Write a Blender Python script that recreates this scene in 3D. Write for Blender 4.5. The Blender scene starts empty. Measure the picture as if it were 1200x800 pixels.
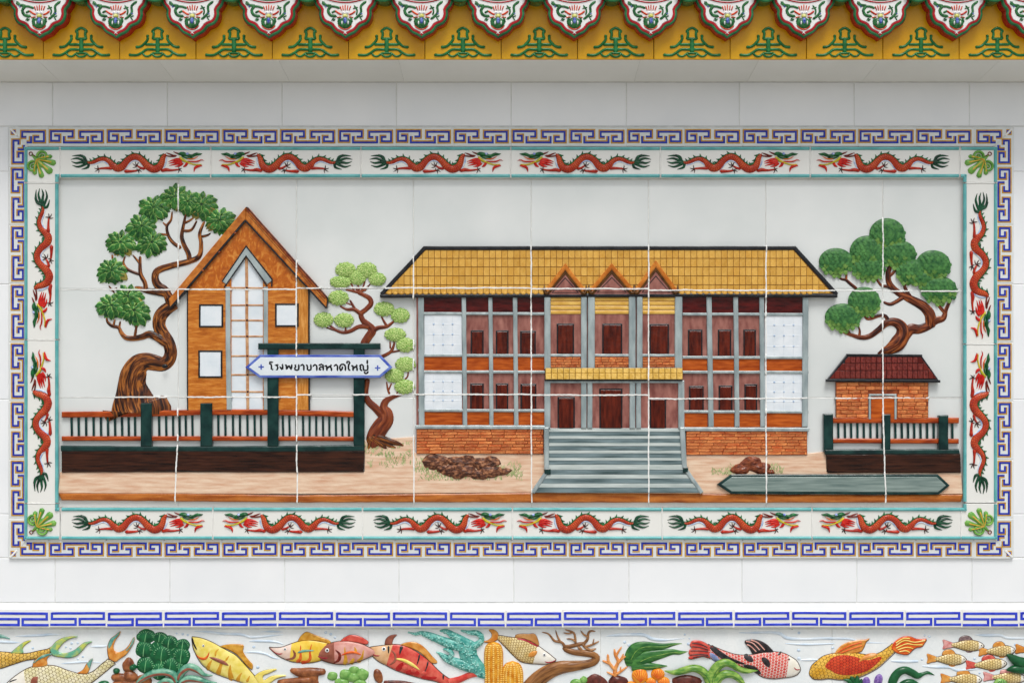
import bpy, math, random
from mathutils import Vector, noise, Matrix
from mathutils.geometry import tessellate_polygon
from mathutils.bvhtree import BVHTree
R = math.radians
random.seed(7)
sc = bpy.context.scene
COL = sc.collection

# ------------------------------------------------------------------ camera, sky, sun, exposure
S = 0.0025           # metres per photograph pixel on the wall plane (1200 px = 3.0 m of wall)
D = 4.0              # distance camera - wall
cam_d = bpy.data.cameras.new('camera')
cam = bpy.data.objects.new('camera', cam_d); COL.objects.link(cam)
cam.location = (0, -D, 0); cam.rotation_euler = (R(90), 0, 0)
cam_d.sensor_width = 36; cam_d.lens = 36*D/(1200*S); cam_d.clip_end = 200
sc.camera = cam
w = bpy.data.worlds.new('World'); sc.world = w; w.use_nodes = True
nt = w.node_tree; bg = nt.nodes['Background']
sky = nt.nodes.new('ShaderNodeTexSky'); sky.sky_type = 'NISHITA'; sky.sun_disc = False
SUN_EL, SUN_AZ = 60, 172
sky.sun_elevation = R(SUN_EL); sky.sun_rotation = R(SUN_AZ)
sky.air_density = 1.0; sky.dust_density = 3.0; sky.ozone_density = 1.0
hs = nt.nodes.new('ShaderNodeHueSaturation'); hs.inputs['Saturation'].default_value = 0.32   # overcast: grey sky
nt.links.new(sky.outputs[0], hs.inputs['Color']); nt.links.new(hs.outputs[0], bg.inputs[0])
bg.inputs[1].default_value = 0.13
sd = bpy.data.lights.new('sun', 'SUN'); sd.energy = 1.5; sd.angle = R(22); sd.color = (1, .98, .95)
sun = bpy.data.objects.new('sun', sd); COL.objects.link(sun)
az = R(SUN_AZ)
sdir = Vector((math.sin(az)*math.cos(R(SUN_EL)), math.cos(az)*math.cos(R(SUN_EL)), math.sin(R(SUN_EL))))
sun.rotation_euler = sdir.to_track_quat('Z', 'Y').to_euler(); sun.location = (0, -6, 6)
vs = sc.view_settings; vs.view_transform = 'Standard'; vs.look = 'None'; vs.exposure = 0.2; vs.gamma = 1.0
sc.render.resolution_x = 1024; sc.render.resolution_y = 682

# ------------------------------------------------------------------ materials
def lin(c):
    r = []
    for v in c[:3]:
        v = v/255.0
        r.append(v/12.92 if v <= .04045 else ((v+.055)/1.055)**2.4)
    return (*r, 1)
MATS = {}
def mat(name, c1, c2=None, sc_=(30, 30, 30), lo=.35, hi=.65, rough=.2, bump=.12, bsc=55, rnd=0.0, detail=4,
        uv=False, bd=.002, c3=None, uvbump=None, dist=0.0):
    if name in MATS: return MATS[name]
    m = bpy.data.materials.new(name); m.use_nodes = True; MATS[name] = m
    t = m.node_tree; N = t.nodes; L = t.links
    b = N['Principled BSDF']
    b.inputs['Roughness'].default_value = rough
    if max(c1)-min(c1) > 26 or max(c1) < 60: b.inputs['Specular IOR Level'].default_value = .3
    tc = N.new('ShaderNodeTexCoord'); src = tc.outputs['UV' if uv else 'Object']
    col = None
    if c2:
        mp = N.new('ShaderNodeMapping'); mp.inputs['Scale'].default_value = sc_
        L.new(src, mp.inputs[0])
        if rnd or True:
            oi = N.new('ShaderNodeObjectInfo')
            mm = N.new('ShaderNodeMath'); mm.operation = 'MULTIPLY'; mm.inputs[1].default_value = 37.0
            L.new(oi.outputs['Random'], mm.inputs[0])
            cb = N.new('ShaderNodeCombineXYZ'); L.new(mm.outputs[0], cb.inputs[0]); L.new(mm.outputs[0], cb.inputs[1]); L.new(mm.outputs[0], cb.inputs[2])
            L.new(cb.outputs[0], mp.inputs['Location'])
        n = N.new('ShaderNodeTexNoise'); n.inputs['Scale'].default_value = 1; n.inputs['Detail'].default_value = detail
        n.inputs['Distortion'].default_value = dist
        L.new(mp.outputs[0], n.inputs[0])
        rp = N.new('ShaderNodeValToRGB'); e = rp.color_ramp.elements
        e[0].position = lo; e[0].color = lin(c1); e[1].position = hi; e[1].color = lin(c2)
        if c3:
            x = e.new((lo+hi)/2+.02); x.color = lin(c3)
        L.new(n.outputs[0], rp.inputs[0]); col = rp.outputs[0]
    if rnd:
        oi = N.new('ShaderNodeObjectInfo')
        mr = N.new('ShaderNodeMapRange'); mr.inputs[3].default_value = 1-rnd; mr.inputs[4].default_value = 1+rnd
        L.new(oi.outputs['Random'], mr.inputs[0])
        h = N.new('ShaderNodeHueSaturation'); L.new(mr.outputs[0], h.inputs['Value'])
        if col: L.new(col, h.inputs['Color'])
        else: h.inputs['Color'].default_value = lin(c1)
        col = h.outputs[0]
    if col: L.new(col, b.inputs['Base Color'])
    else: b.inputs['Base Color'].default_value = lin(c1)
    if bump:
        n2 = N.new('ShaderNodeTexNoise'); n2.inputs['Scale'].default_value = bsc; n2.inputs['Detail'].default_value = 3
        if uvbump:
            mp2 = N.new('ShaderNodeMapping'); mp2.inputs['Scale'].default_value = uvbump; n2.inputs['Scale'].default_value = 1
            L.new(tc.outputs['UV'], mp2.inputs[0]); L.new(mp2.outputs[0], n2.inputs[0])
        else: L.new(tc.outputs['Object'], n2.inputs[0])
        bp = N.new('ShaderNodeBump'); bp.inputs['Strength'].default_value = bump; bp.inputs['Distance'].default_value = bd
        L.new(n2.outputs[0], bp.inputs['Height']); L.new(bp.outputs[0], b.inputs['Normal'])
        # glaze pooling: gloss varies a little
        mr = N.new('ShaderNodeMapRange'); mr.inputs[3].default_value = rough*.7; mr.inputs[4].default_value = min(1, rough*1.5)
        L.new(n2.outputs[0], mr.inputs[0]); L.new(mr.outputs[0], b.inputs['Roughness'])
    return m

def scale_mat(name, base, base2, line, nu, nv, rough=.22, lw=.16):
    """overlapping fish scales along UV (u along the body in px, v across in px)"""
    if name in MATS: return MATS[name]
    m = bpy.data.materials.new(name); m.use_nodes = True; MATS[name] = m
    t = m.node_tree; N = t.nodes; L = t.links; b = N['Principled BSDF']; b.inputs['Roughness'].default_value = rough; b.inputs['Specular IOR Level'].default_value = .35
    tc = N.new('ShaderNodeTexCoord'); sp = N.new('ShaderNodeSeparateXYZ'); L.new(tc.outputs['UV'], sp.inputs[0])
    def M(op, a, bb=None):
        n = N.new('ShaderNodeMath'); n.operation = op
        for i, v in enumerate((a, bb)):
            if v is None: continue
            if isinstance(v, (int, float)): n.inputs[i].default_value = v
            else: L.new(v, n.inputs[i])
        return n.outputs[0]
    uu = M('DIVIDE', sp.outputs[0], nu); row = M('FLOOR', uu); fu = M('SUBTRACT', uu, row)
    odd = M('MULTIPLY', M('ABSOLUTE', M('MODULO', row, 2.0)), .5)
    vv = M('ADD', M('DIVIDE', sp.outputs[1], nv), odd)
    fv = M('SUBTRACT', M('FRACT', vv), .5)
    arc = M('SQRT', M('MAXIMUM', M('SUBTRACT', 1.0, M('MULTIPLY', M('MULTIPLY', fv, fv), 4.0)), 0.0))
    dlt = M('SUBTRACT', fu, M('MULTIPLY', arc, .95))
    ln = M('ABSOLUTE', dlt)
    mr = N.new('ShaderNodeMapRange'); mr.inputs[1].default_value = lw*.4; mr.inputs[2].default_value = lw
    L.new(ln, mr.inputs[0])
    nz = N.new('ShaderNodeTexNoise'); nz.inputs['Scale'].default_value = 45; L.new(tc.outputs['Object'], nz.inputs[0])
    mx = N.new('ShaderNodeMix'); mx.data_type = 'RGBA'; mx.inputs[6].default_value = lin(base); mx.inputs[7].default_value = lin(base2)
    cr = N.new('ShaderNodeMapRange'); cr.inputs[1].default_value = .35; cr.inputs[2].default_value = .65; L.new(nz.outputs[0], cr.inputs[0]); L.new(cr.outputs[0], mx.inputs[0])
    m2 = N.new('ShaderNodeMix'); m2.data_type = 'RGBA'; m2.inputs[6].default_value = lin(line)
    L.new(mr.outputs[0], m2.inputs[0]); L.new(mx.outputs[2], m2.inputs[7]); L.new(m2.outputs[2], b.inputs['Base Color'])
    bp = N.new('ShaderNodeBump'); bp.inputs['Strength'].default_value = .6; bp.inputs['Distance'].default_value = .0015
    L.new(mr.outputs[0], bp.inputs['Height']); L.new(bp.outputs[0], b.inputs['Normal'])
    return m

def white(name, c, c2, rough=.16, bump=.05, bsc=9, rnd=.012):
    return mat(name, c, c2, (5, 5, 5), .3, .7, rough, bump, bsc, rnd, bd=.004)
M_TILE = white('white_glaze_tile', (212, 217, 215), (224, 227, 225))
M_WALL = white('white_wall_tile', (231, 234, 236), (238, 240, 241), rnd=.02)
M_GROUT = mat('grout', (226, 226, 222), (240, 240, 236), (90, 90, 90), rough=.75, bump=.4, bsc=300, bd=.001)
M_JOINT = mat('joint_cement', (205, 207, 203), (226, 227, 223), (40, 40, 40), rough=.8)
M_CREAM = white('cream_glaze', (226, 226, 220), (232, 232, 227))
M_FPANEL = mat('fish_panel_glaze', (222, 228, 229), (234, 237, 236), (14, 14, 14), rough=.25, bump=.2, bsc=30, bd=.003)
M_TURQ = mat('turquoise_glaze', (86, 164, 165), (112, 184, 184), (25, 25, 25), rough=.15)
M_BLUE = mat('cobalt_glaze', (26, 42, 152), (44, 66, 176), (60, 60, 60), rough=.2)
M_BLUE2 = mat('bright_blue_glaze', (40, 56, 190), (60, 80, 205), (60, 60, 60), rough=.2)
M_GOLD = mat('ochre_glaze', (182, 132, 34), (206, 158, 62), (80, 80, 80), rough=.25)
M_YEL = mat('yellow_frieze_glaze', (202, 146, 2), (216, 164, 14), (9, 9, 4), rough=.26, bump=.08, bsc=20, rnd=.03)
M_EMB = mat('emblem_green', (18, 92, 42), (40, 122, 66), (60, 60, 60), rough=.2)
M_DRED = mat('drip_red', (150, 8, 20), (186, 20, 36), (40, 40, 40), rough=.15)
M_SIDE = mat('drip_side_red', (150, 8, 20), (176, 16, 30), (40, 40, 40), rough=.2)
M_DGRN = mat('drip_green', (12, 84, 40), (44, 122, 74), (40, 40, 40), rough=.15)
M_DWHT = white('drip_white', (226, 226, 224), (236, 236, 234))

# ------------------------------------------------------------------ mesh helpers (pixel coordinates of the photograph, depth d towards the camera)
def kd(d): return 1-d/D
def P(px, py, d, k=1.0): return Vector(((px-600)*S*k, -d, (400-py)*S*k))
WLOC = {}
RELIEF_V, RELIEF_F = [], []
REG = False
def setp(o, label=None, cat=None, group=None, kind=None):
    if label: o['label'] = label
    if cat: o['category'] = cat
    if group: o['group'] = group
    if kind: o['kind'] = kind
    return o
def thing(name, px, py, label=None, cat=None, group=None, d=0.0, kind=None):
    o = bpy.data.objects.new(name, None); COL.objects.link(o); o.empty_display_size = .02
    o.location = P(px, py, d, kd(d)); WLOC[o.name] = o.location.copy()
    return setp(o, label, cat, group, kind)
def obj(name, geo, m, parent=None, smooth=False, kind=None):
    V, F = geo[0], geo[1]
    org = WLOC[parent.name] if parent else Vector((0, 0, 0))
    me = bpy.data.meshes.new(name)
    me.from_pydata([tuple(v-org) for v in V], [], F); me.materials.append(m)
    if smooth: me.polygons.foreach_set('use_smooth', [True]*len(me.polygons))
    if len(geo) > 2 and geo[2]:
        uvl = me.uv_layers.new(name='UVMap'); li = [0]*len(me.loops); me.loops.foreach_get('vertex_index', li)
        buf = []
        for i in li: buf += geo[2][i]
        uvl.data.foreach_set('uv', buf)
    o = bpy.data.objects.new(name, me); COL.objects.link(o)
    if parent: o.parent = parent; WLOC[o.name] = org
    else: WLOC[o.name] = Vector((0, 0, 0))
    if kind: o['kind'] = kind
    if REG:
        n = len(RELIEF_V); RELIEF_V.extend(V); RELIEF_F.extend([tuple(i+n for i in f) for f in F])
    return o
def join(*gs):
    V, F, U = [], [], []
    uv = all(len(g) > 2 and g[2] for g in gs)
    for g in gs:
        n = len(V); V += g[0]; F += [tuple(i+n for i in f) for f in g[1]]
        if uv: U += g[2]
    return (V, F, U) if uv else (V, F)
def bvh(*gs):
    g = join(*[(x[0], x[1]) for x in gs]); return BVHTree.FromPolygons(g[0], g[1])
def hit(t, p):
    h = t.ray_cast(Vector((p.x, -2, p.z)), Vector((0, 1, 0)))
    return None if h[0] is None else -h[0].y

def area(pts): return .5*sum(a[0]*b[1]-b[0]*a[1] for a, b in zip(pts, pts[1:]+pts[:1]))
def dens(pts, step, closed=True):
    out = []
    n = len(pts)
    for i in range(n if closed else n-1):
        a, b = pts[i], pts[(i+1) % n]; L = math.hypot(b[0]-a[0], b[1]-a[1]); k = max(1, int(L/step))
        for j in range(k): out.append((a[0]+(b[0]-a[0])*j/k, a[1]+(b[1]-a[1])*j/k))
    if not closed: out.append(pts[-1])
    return out
def inset(pts, off):
    """pts with positive area() ; offset towards the inside"""
    n = len(pts); out = []
    for i in range(n):
        a, b, c = pts[i-1], pts[i], pts[(i+1) % n]
        d1 = (b[0]-a[0], b[1]-a[1]); d2 = (c[0]-b[0], c[1]-b[1])
        l1 = math.hypot(*d1) or 1; l2 = math.hypot(*d2) or 1
        n1 = (-d1[1]/l1, d1[0]/l1); n2 = (-d2[1]/l2, d2[0]/l2)
        mx, my = n1[0]+n2[0], n1[1]+n2[1]; q = mx*mx+my*my
        if q < .15: mx, my, q = n1[0], n1[1], 2
        f = min(2*off/q, 2.2*off) if off > 0 else max(2*off/q, 2.2*off)
        out.append((b[0]+mx*f, b[1]+my*f))
    return out
def wob(pts, amp, sc_=.05, seed=0.0):
    return [(x+amp*noise.noise(Vector((x*sc_, y*sc_, seed))), y+amp*noise.noise(Vector((x*sc_, y*sc_, seed+9)))) for x, y in pts]
def plate(loops, d0, d1, bev=.7, wobble=0.0, slope=None, dref=None, step=7):
    """flat-topped relief piece with a softly bevelled edge. slope(px,py)->extra depth"""
    if isinstance(loops[0][0], (int, float)): loops = [loops]
    k = kd(d1 if dref is None else dref)
    V, F = [], []; tops = []
    for li, lp in enumerate(loops):
        lp = list(lp)
        if (area(lp) > 0) == (li > 0): lp = lp[::-1]
        if wobble: lp = wob(dens(lp, step), wobble, .06, d1*1000)
        inn = inset(lp, bev); n = len(lp); b = len(V)
        bw = bev*S*.7
        for (x, y) in lp: V.append(P(x, y, d0, k))
        for (x, y) in lp: V.append(P(x, y, d1-bw+(slope(x, y) if slope else 0), k))
        for (x, y) in inn: V.append(P(x, y, d1+(slope(x, y) if slope else 0), k))
        for i in range(n):
            j = (i+1) % n
            F.append((b+i, b+j, b+n+j, b+n+i)); F.append((b+n+i, b+n+j, b+2*n+j, b+2*n+i))
        tops.append((inn, b+2*n))
    idx = []
    for inn, s in tops: idx += [s+i for i in range(len(inn))]
    for t in tessellate_polygon([[Vector((x, y, 0)) for x, y in inn] for inn, s in tops]):
        F.append(tuple(idx[i] for i in t))
    return V, F
def rect(x0, y0, x1, y1): return [(x0, y0), (x1, y0), (x1, y1), (x0, y1)]
def offs(pts, off, closed=False):
    n = len(pts); out = []
    for i in range(n):
        if closed or 0 < i < n-1: a, b, c = pts[i-1], pts[i], pts[(i+1) % n]
        elif i == 0: a, b, c = (2*pts[0][0]-pts[1][0], 2*pts[0][1]-pts[1][1]), pts[0], pts[1]
        else: a, b, c = pts[-2], pts[-1], (2*pts[-1][0]-pts[-2][0], 2*pts[-1][1]-pts[-2][1])
        d1 = (b[0]-a[0], b[1]-a[1]); d2 = (c[0]-b[0], c[1]-b[1])
        l1 = math.hypot(*d1) or 1; l2 = math.hypot(*d2) or 1
        n1 = (-d1[1]/l1, d1[0]/l1); n2 = (-d2[1]/l2, d2[0]/l2)
        mx, my = n1[0]+n2[0], n1[1]+n2[1]; q = mx*mx+my*my
        f = 2*off/max(q, .4)
        out.append((b[0]+mx*f, b[1]+my*f))
    return out
def stroke(pts, wd): return offs(pts, wd/2)+offs(pts, -wd/2)[::-1]
def cat(pts, n):
    """Catmull-Rom resample of tuples to n+1 points, even in parameter"""
    out = []; m = len(pts)-1
    L = [0]
    for a, b in zip(pts, pts[1:]): L.append(L[-1]+math.hypot(b[0]-a[0], b[1]-a[1])+1e-6)
    for i in range(n+1):
        s = L[-1]*i/n; j = 0
        while j < m-1 and L[j+1] < s: j += 1
        t = (s-L[j])/(L[j+1]-L[j]); t = min(max(t, 0), 1)
        p0, p1, p2, p3 = pts[max(j-1, 0)], pts[j], pts[j+1], pts[min(j+2, m)]
        out.append(tuple(.5*((2*b)+(-a+c)*t+(2*a-5*b+4*c-d_)*t*t+(-a+3*b-3*c+d_)*t**3) for a, b, c, d_ in zip(p0, p1, p2, p3)))
    return out
def ribbon(top, bot, d0, h, m=8, ridge=0.0, on=None, seed=0.0, pw=.5, hexp=.7, dref=None, cap=True, flat=False):
    """domed strip between two polylines of equal length"""
    n = len(top); k = kd(d0+h*.5 if dref is None else dref)
    ws = [math.hypot(a[0]-b[0], a[1]-b[1]) for a, b in zip(top, bot)]; wm = max(ws) or 1
    V, F, U = [], [], []; arc = 0
    for i in range(n):
        if i:
            arc += math.hypot((top[i][0]+bot[i][0]-top[i-1][0]-bot[i-1][0])/2, (top[i][1]+bot[i][1]-top[i-1][1]-bot[i-1][1])/2)
        H = h*(ws[i]/wm)**hexp
        for j in range(m+1):
            t = .5-.5*math.cos(math.pi*j/m)
            x = top[i][0]+(bot[i][0]-top[i][0])*t; y = top[i][1]+(bot[i][1]-top[i][1])*t
            q = max(0, 1-(2*t-1)**2)**pw
            p = P(x, y, 0, k); base = d0
            if on:
                hd = hit(on, p); base = (hd if hd is not None else d0)+.0002
            dd = base+H*q
            if ridge:
                nz = noise.noise(Vector((arc*.09, t*wm*.42, seed)))*.75+noise.noise(Vector((arc*.3, t*wm*.8, seed+4)))*.35
                dd += ridge*nz*min(1, 4*q*q)*(ws[i]/wm)**.4
            p.y = -dd; V.append(p); U.append((arc, (t-.5)*ws[i]))
    for i in range(n-1):
        for j in range(m):
            a = i*(m+1)+j; F.append((a, a+1, a+m+2, a+m+1))
    return V, F, U
def loft(pts, d0, h, n=None, m=8, **kw):
    """pts: (x, y, halfwidth)"""
    if n is None: n = max(6, int(sum(math.hypot(b[0]-a[0], b[1]-a[1]) for a, b in zip(pts, pts[1:]))/2.2))
    c = cat(pts, n); top, bot = [], []
    for i, (x, y, r) in enumerate(c):
        a, b = c[max(i-1, 0)], c[min(i+1, n)]; dx, dy = b[0]-a[0], b[1]-a[1]; L = math.hypot(dx, dy) or 1
        r = max(r, .05); top.append((x+dy/L*r, y-dx/L*r)); bot.append((x-dy/L*r, y+dx/L*r))
    return ribbon(top, bot, d0, h, m, **kw)
def caps(pts):
    """rounded ends for a loft spine"""
    (x0, y0, r0), (x1, y1, r1) = pts[0], pts[1]; L = math.hypot(x1-x0, y1-y0) or 1
    ux, uy = (x0-x1)/L, (y0-y1)/L
    head = [(x0+ux*r0*.98, y0+uy*r0*.98, .05), (x0+ux*r0*.75, y0+uy*r0*.75, r0*.66)]
    (x0, y0, r0), (x1, y1, r1) = pts[-1], pts[-2]; L = math.hypot(x1-x0, y1-y0) or 1
    ux, uy = (x0-x1)/L, (y0-y1)/L
    return head+list(pts)+[(x0+ux*r0*.75, y0+uy*r0*.75, r0*.66), (x0+ux*r0*.98, y0+uy*r0*.98, .05)]
def dome(out, d0, h, rings=7, rough=0.0, seed=0.0, pw=.5, on=None, dref=None):
    n = len(out); cx = sum(p[0] for p in out)/n; cy = sum(p[1] for p in out)/n; k = kd(d0+h*.5 if dref is None else dref)
    V, F, U = [], [], []
    for r in range(rings):
        f = math.cos(math.pi/2*r/rings)
        for (x, y) in out:
            X, Y = cx+(x-cx)*f, cy+(y-cy)*f
            p = P(X, Y, 0, k); base = d0
            if on:
                hd = hit(on, p); base = (hd if hd is not None else d0)+.0002
            dd = base+h*(max(0, 1-f*f))**pw
            if rough: dd += rough*(noise.noise(Vector((X*.16, Y*.16, seed)))+.5*noise.noise(Vector((X*.4, Y*.4, seed))))*(1-f**6)
            p.y = -dd; V.append(p); U.append((X, Y))
    p = P(cx, cy, 0, k); base = d0
    if on:
        hd = hit(on, p); base = (hd if hd is not None else d0)+.0002
    dd = base+h+(rough*noise.noise(Vector((cx*.16, cy*.16, seed))) if rough else 0); p.y = -dd
    V.append(p); U.append((cx, cy)); c = len(V)-1
    for r in range(rings-1):
        for i in range(n):
            j = (i+1) % n; F.append((r*n+i, r*n+j, (r+1)*n+j, (r+1)*n+i))
    for i in range(n): F.append(((rings-1)*n+i, (rings-1)*n+(i+1) % n, c))
    return V, F, U
def ell(cx, cy, rx, ry, n=20, w_=0.0, seed=0.0, rot=0.0):
    out = []
    for i in range(n):
        a = 2*math.pi*i/n; f = 1+w_*noise.noise(Vector((math.cos(a)*1.3, math.sin(a)*1.3, seed+cx*.13)))
        x, y = rx*f*math.cos(a), ry*f*math.sin(a)
        out.append((cx+x*math.cos(rot)-y*math.sin(rot), cy+x*math.sin(rot)+y*math.cos(rot)))
    return out
def fan(poly, d0, h, n=10): return dome(dens(poly, 3), d0, h, 4)
# a shared unit piece: 1 x 1 (x, z) block with bevelled face, depth 1 ; wedge = top edge sits deeper
def unit_mesh(name, m, bx=.08, bz=.12, wedge=0.0):
    z = lambda s: 0
    V = []
    for (x, zz) in ((-.5, -.5), (.5, -.5), (.5, .5), (-.5, .5)): V.append((x, 0, zz))
    for (x, zz) in ((-.5, -.5), (.5, -.5), (.5, .5), (-.5, .5)): V.append((x, -.72+(wedge if zz > 0 else 0), zz))
    for (x, zz) in ((-.5+bx, -.5+bz), (.5-bx, -.5+bz), (.5-bx, .5-bz), (-.5+bx, .5-bz)): V.append((x, -1+(wedge if zz > 0 else 0), zz))
    F = [(0, 1, 5, 4), (1, 2, 6, 5), (2, 3, 7, 6), (3, 0, 4, 7), (4, 5, 9, 8), (5, 6, 10, 9), (6, 7, 11, 10), (7, 4, 8, 11), (8, 9, 10, 11)]
    me = bpy.data.meshes.new(name); me.from_pydata(V, [], F); me.materials.append(m); return me
def piece(name, me, parent, x0, y0, x1, y1, d0, d1, rot=0.0):
    o = bpy.data.objects.new(name, me); COL.objects.link(o); o.parent = parent
    k = kd(d1); c = P((x0+x1)/2, (y0+y1)/2, d0, k)
    o.location = c-WLOC[parent.name]; o.scale = (abs(x1-x0)*S*k, d1-d0, abs(y1-y0)*S*k); o.rotation_euler = (0, rot, 0)
    WLOC[o.name] = c
    if REG:
        n = len(RELIEF_V); mt = Matrix.Translation(c) @ Matrix.Rotation(rot, 4, 'Y') @ Matrix.Diagonal((*o.scale, 1))
        RELIEF_V.extend([mt @ v.co for v in me.vertices]); RELIEF_F.extend([tuple(i+n for i in p.vertices) for p in me.polygons])
    return o
def clone(root, name, loc, rot=0.0, scale=(1, 1, 1)):
    """copy of a thing with its parts and sub-parts"""
    r = root.copy(); COL.objects.link(r); r.location = loc; r.rotation_euler = (0, rot, 0); r.scale = scale
    for ch in list(root.children):
        c = ch.copy(); COL.objects.link(c); c.parent = r
        for g in list(ch.children):
            q = g.copy(); COL.objects.link(q); q.parent = c
    return r

# ================================================================== SETTING: wall, tiles, mouldings
wall = thing('wall', 600, 400, kind='structure')
def box(x0, y0, x1, y1, d0, d1): return plate(rect(x0, y0, x1, y1), d0, d1, .2)
back = obj('wall_core', plate(rect(-420, -40, 1620, 1000), -.12, -.0012, .2, dref=0), M_JOINT, wall)
def jrect(x0, y0, x1, y1, g=.33): return rect(x0+g, y0+g, x1-g, y1-g)
# mural field: 8 x 3 relief tiles
VX = [69, 209, 347.5, 484.5, 622.5, 760, 897.5, 1034.5, 1131]
HY = [210, 338.5, 465.5, 594]
for i in range(8):
    for j in range(3):
        obj('panel_tile', plate(jrect(VX[i], HY[j], VX[i+1], HY[j+1], .35), -.006, random.uniform(-.0004, .0004), .5), M_TILE, wall)
# white tiles round the mural
CX = [-340, -205, -72, 64.5, 199, 333.5, 467.5, 602, 737, 869.5, 1004, 1139, 1275, 1410, 1545]
for a, b in zip(CX, CX[1:]):
    obj('wall_tile', plate(jrect(a, 653.5, b, 705.5), -.006, random.uniform(0, .0006), .6), M_WALL, wall)
    obj('wall_tile', plate(jrect(a-3, 96.5, b-3, 148), -.006, random.uniform(0, .0006), .6), M_WALL, wall)
for (xa, xb) in ((-130, 10.5), (1187, 1330)):
    ys = [148.5, 201, 333, 468, 602, 653]
    for a, b in zip(ys, ys[1:]):
        obj('wall_tile', plate(jrect(xa, a, xb, b), -.006, random.uniform(0, .0006), .6), M_WALL, wall)
    for q in (-1, 1):
        x0 = xa-135 if q < 0 else xb
        if (q < 0) == (xa < 0):
            for a, b in zip(ys, ys[1:]): obj('wall_tile', plate(jrect(x0, a, x0+135, b), -.006, .0003, .6), M_WALL, wall)
# sloped moulding above the blue band, and the soffit under the yellow frieze
def slab(name, x0, x1, yA, dA, yB, dB, m, gap=.5):
    ka, kb = kd(dA), kd(dB)
    a = [P(x0+gap, yA, dA, 1), P(x1-gap, yA, dA, 1), P(x1-gap, yB, dB, 1), P(x0+gap, yB, dB, 1)]
    for p, yy, k in zip(a, (yA, yA, yB, yB), (ka, ka, kb, kb)): p.z = (400-yy)*S*k
    bk = [Vector((p.x, p.y+.012, p.z)) for p in a]
    V = a+bk; F = [(0, 1, 2, 3), (4, 5, 1, 0), (5, 6, 2, 1), (6, 7, 3, 2), (7, 4, 0, 3), (4, 7, 6, 5)]
    return obj(name, (V, F), m, wall)
M_MOULD = white('white_moulding', (214, 216, 217), (222, 223, 223))
for a, b in zip(CX, CX[1:]):
    slab('moulding_tile', a, b, 706.2, .001, 714.4, .0193, M_MOULD, .3)
mbd = slab('moulding_bed', -330, 1530, 706.2, .0, 714.4, .0183, M_GROUT, 0)
FD = .20     # how far the yellow frieze stands in front of the wall
for a, b in zip(CX, CX[1:]):
    slab('soffit_tile', a+6, b+6, 96, .0005, 70, FD-.004, M_CREAM, .12)
sb = slab('soffit_bed', -330, 1530, 96.3, .0, 70.3, FD-.0045, M_CREAM, 0)
sb.location.z += .002
# fish panel ground
FX = [-110, 160.5, 431.5, 703.5, 975, 1246]
for a, b in zip(FX, FX[1:]):
    obj('fish_panel_tile', plate(jrect(a, 736.3, b, 880, .35), -.006, random.uniform(-.0003, .0003), .5), M_FPANEL, wall)
obj('plinth', plate(rect(-420, 880, 1620, 990), -.006, .03, .5, dref=0), M_WALL, wall)
# unseen paving in front of the wall, added to bounce light upward
M_PAVE = mat('bounce_pavement', (150, 146, 138), (176, 172, 164), (3, 3, 3), rough=.8, bump=.3, bsc=40)
pv = obj('bounce_pavement', ([Vector((-9, -14, -1.47)), Vector((9, -14, -1.47)), Vector((9, 0.1, -1.47)), Vector((-9, 0.1, -1.47))], [(0, 1, 2, 3)]), M_PAVE, kind='structure')

# ================================================================== blue and gold key border
fb = thing('fret_border', 600, 655, 'white tile border with blue and gold key pattern framing the dragon strips', 'tile border')
TW, TH = 67.8, 23.0
def zp(l): return [((x-485)/9.23, (y-34)/9.23) for x, y in l]
K1 = zp([(545, 128), (600, 128), (600, 183), (512, 183), (512, 80), (745, 80), (745, 137), (690, 137)])
K2 = zp([(650, 132), (650, 201), (912, 201), (912, 132)])
K3 = zp([(872, 140), (828, 140), (828, 86), (1062, 86), (1062, 188), (962, 188), (962, 142), (1012, 142)])
def fret_geo(lines, d0, d1, tf):
    bl, go = [], []
    for pts, side in lines:
        bl.append(plate([tf(p) for p in stroke(pts, 2.2)], d0, d1, .25))
        go.append(plate([tf(p) for p in stroke(offs(pts, side*1.9), 1.5)], d0, d1-.0004, .25))
    return join(*bl), join(*go)
KD0, KD1 = .0078, .0094
def key_tile(tf, lines, outline):
    t = obj('border_tile', plate([tf(p) for p in outline], -.006, .008, .5), M_TILE, fb)
    b, g = fret_geo(lines, KD0, KD1, tf)
    obj('fret_line', b, M_BLUE, t); obj('fret_outline', g, M_GOLD, t)
FULL = [(K1, -1), (K2, -1), (K3, -1)]
OUT = jrect(0, 0, TW, TH, .45)
for i in range(16):
    x0 = 56.8+i*67.78; y0 = 149.0
    key_tile(lambda p, x0=x0, y0=y0: (x0+p[0], y0+p[1]+.2*noise.noise(Vector((x0, p[0]*.1, 0)))), FULL, OUT)
    y1 = 654.3
    key_tile(lambda p, x0=x0, y1=y1: (x0+p[0], y1-p[1]), FULL, OUT)
for i in range(6):
    y0 = 195.9+i*68.65
    key_tile(lambda p, y0=y0: (10.0+p[1], y0+p[0]), FULL, OUT)
    key_tile(lambda p, y0=y0: (1188.0-p[1], y0+p[0]), FULL, OUT)
for q in (rect(11, 149.6, 1187, 171), rect(11, 633, 1187, 653.7), rect(10.6, 171.2, 32, 632.8), rect(1166, 171.2, 1187.4, 632.8)): obj('border_bed', plate(q, -.006, .0066, .2), M_GROUT, fb)
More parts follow.
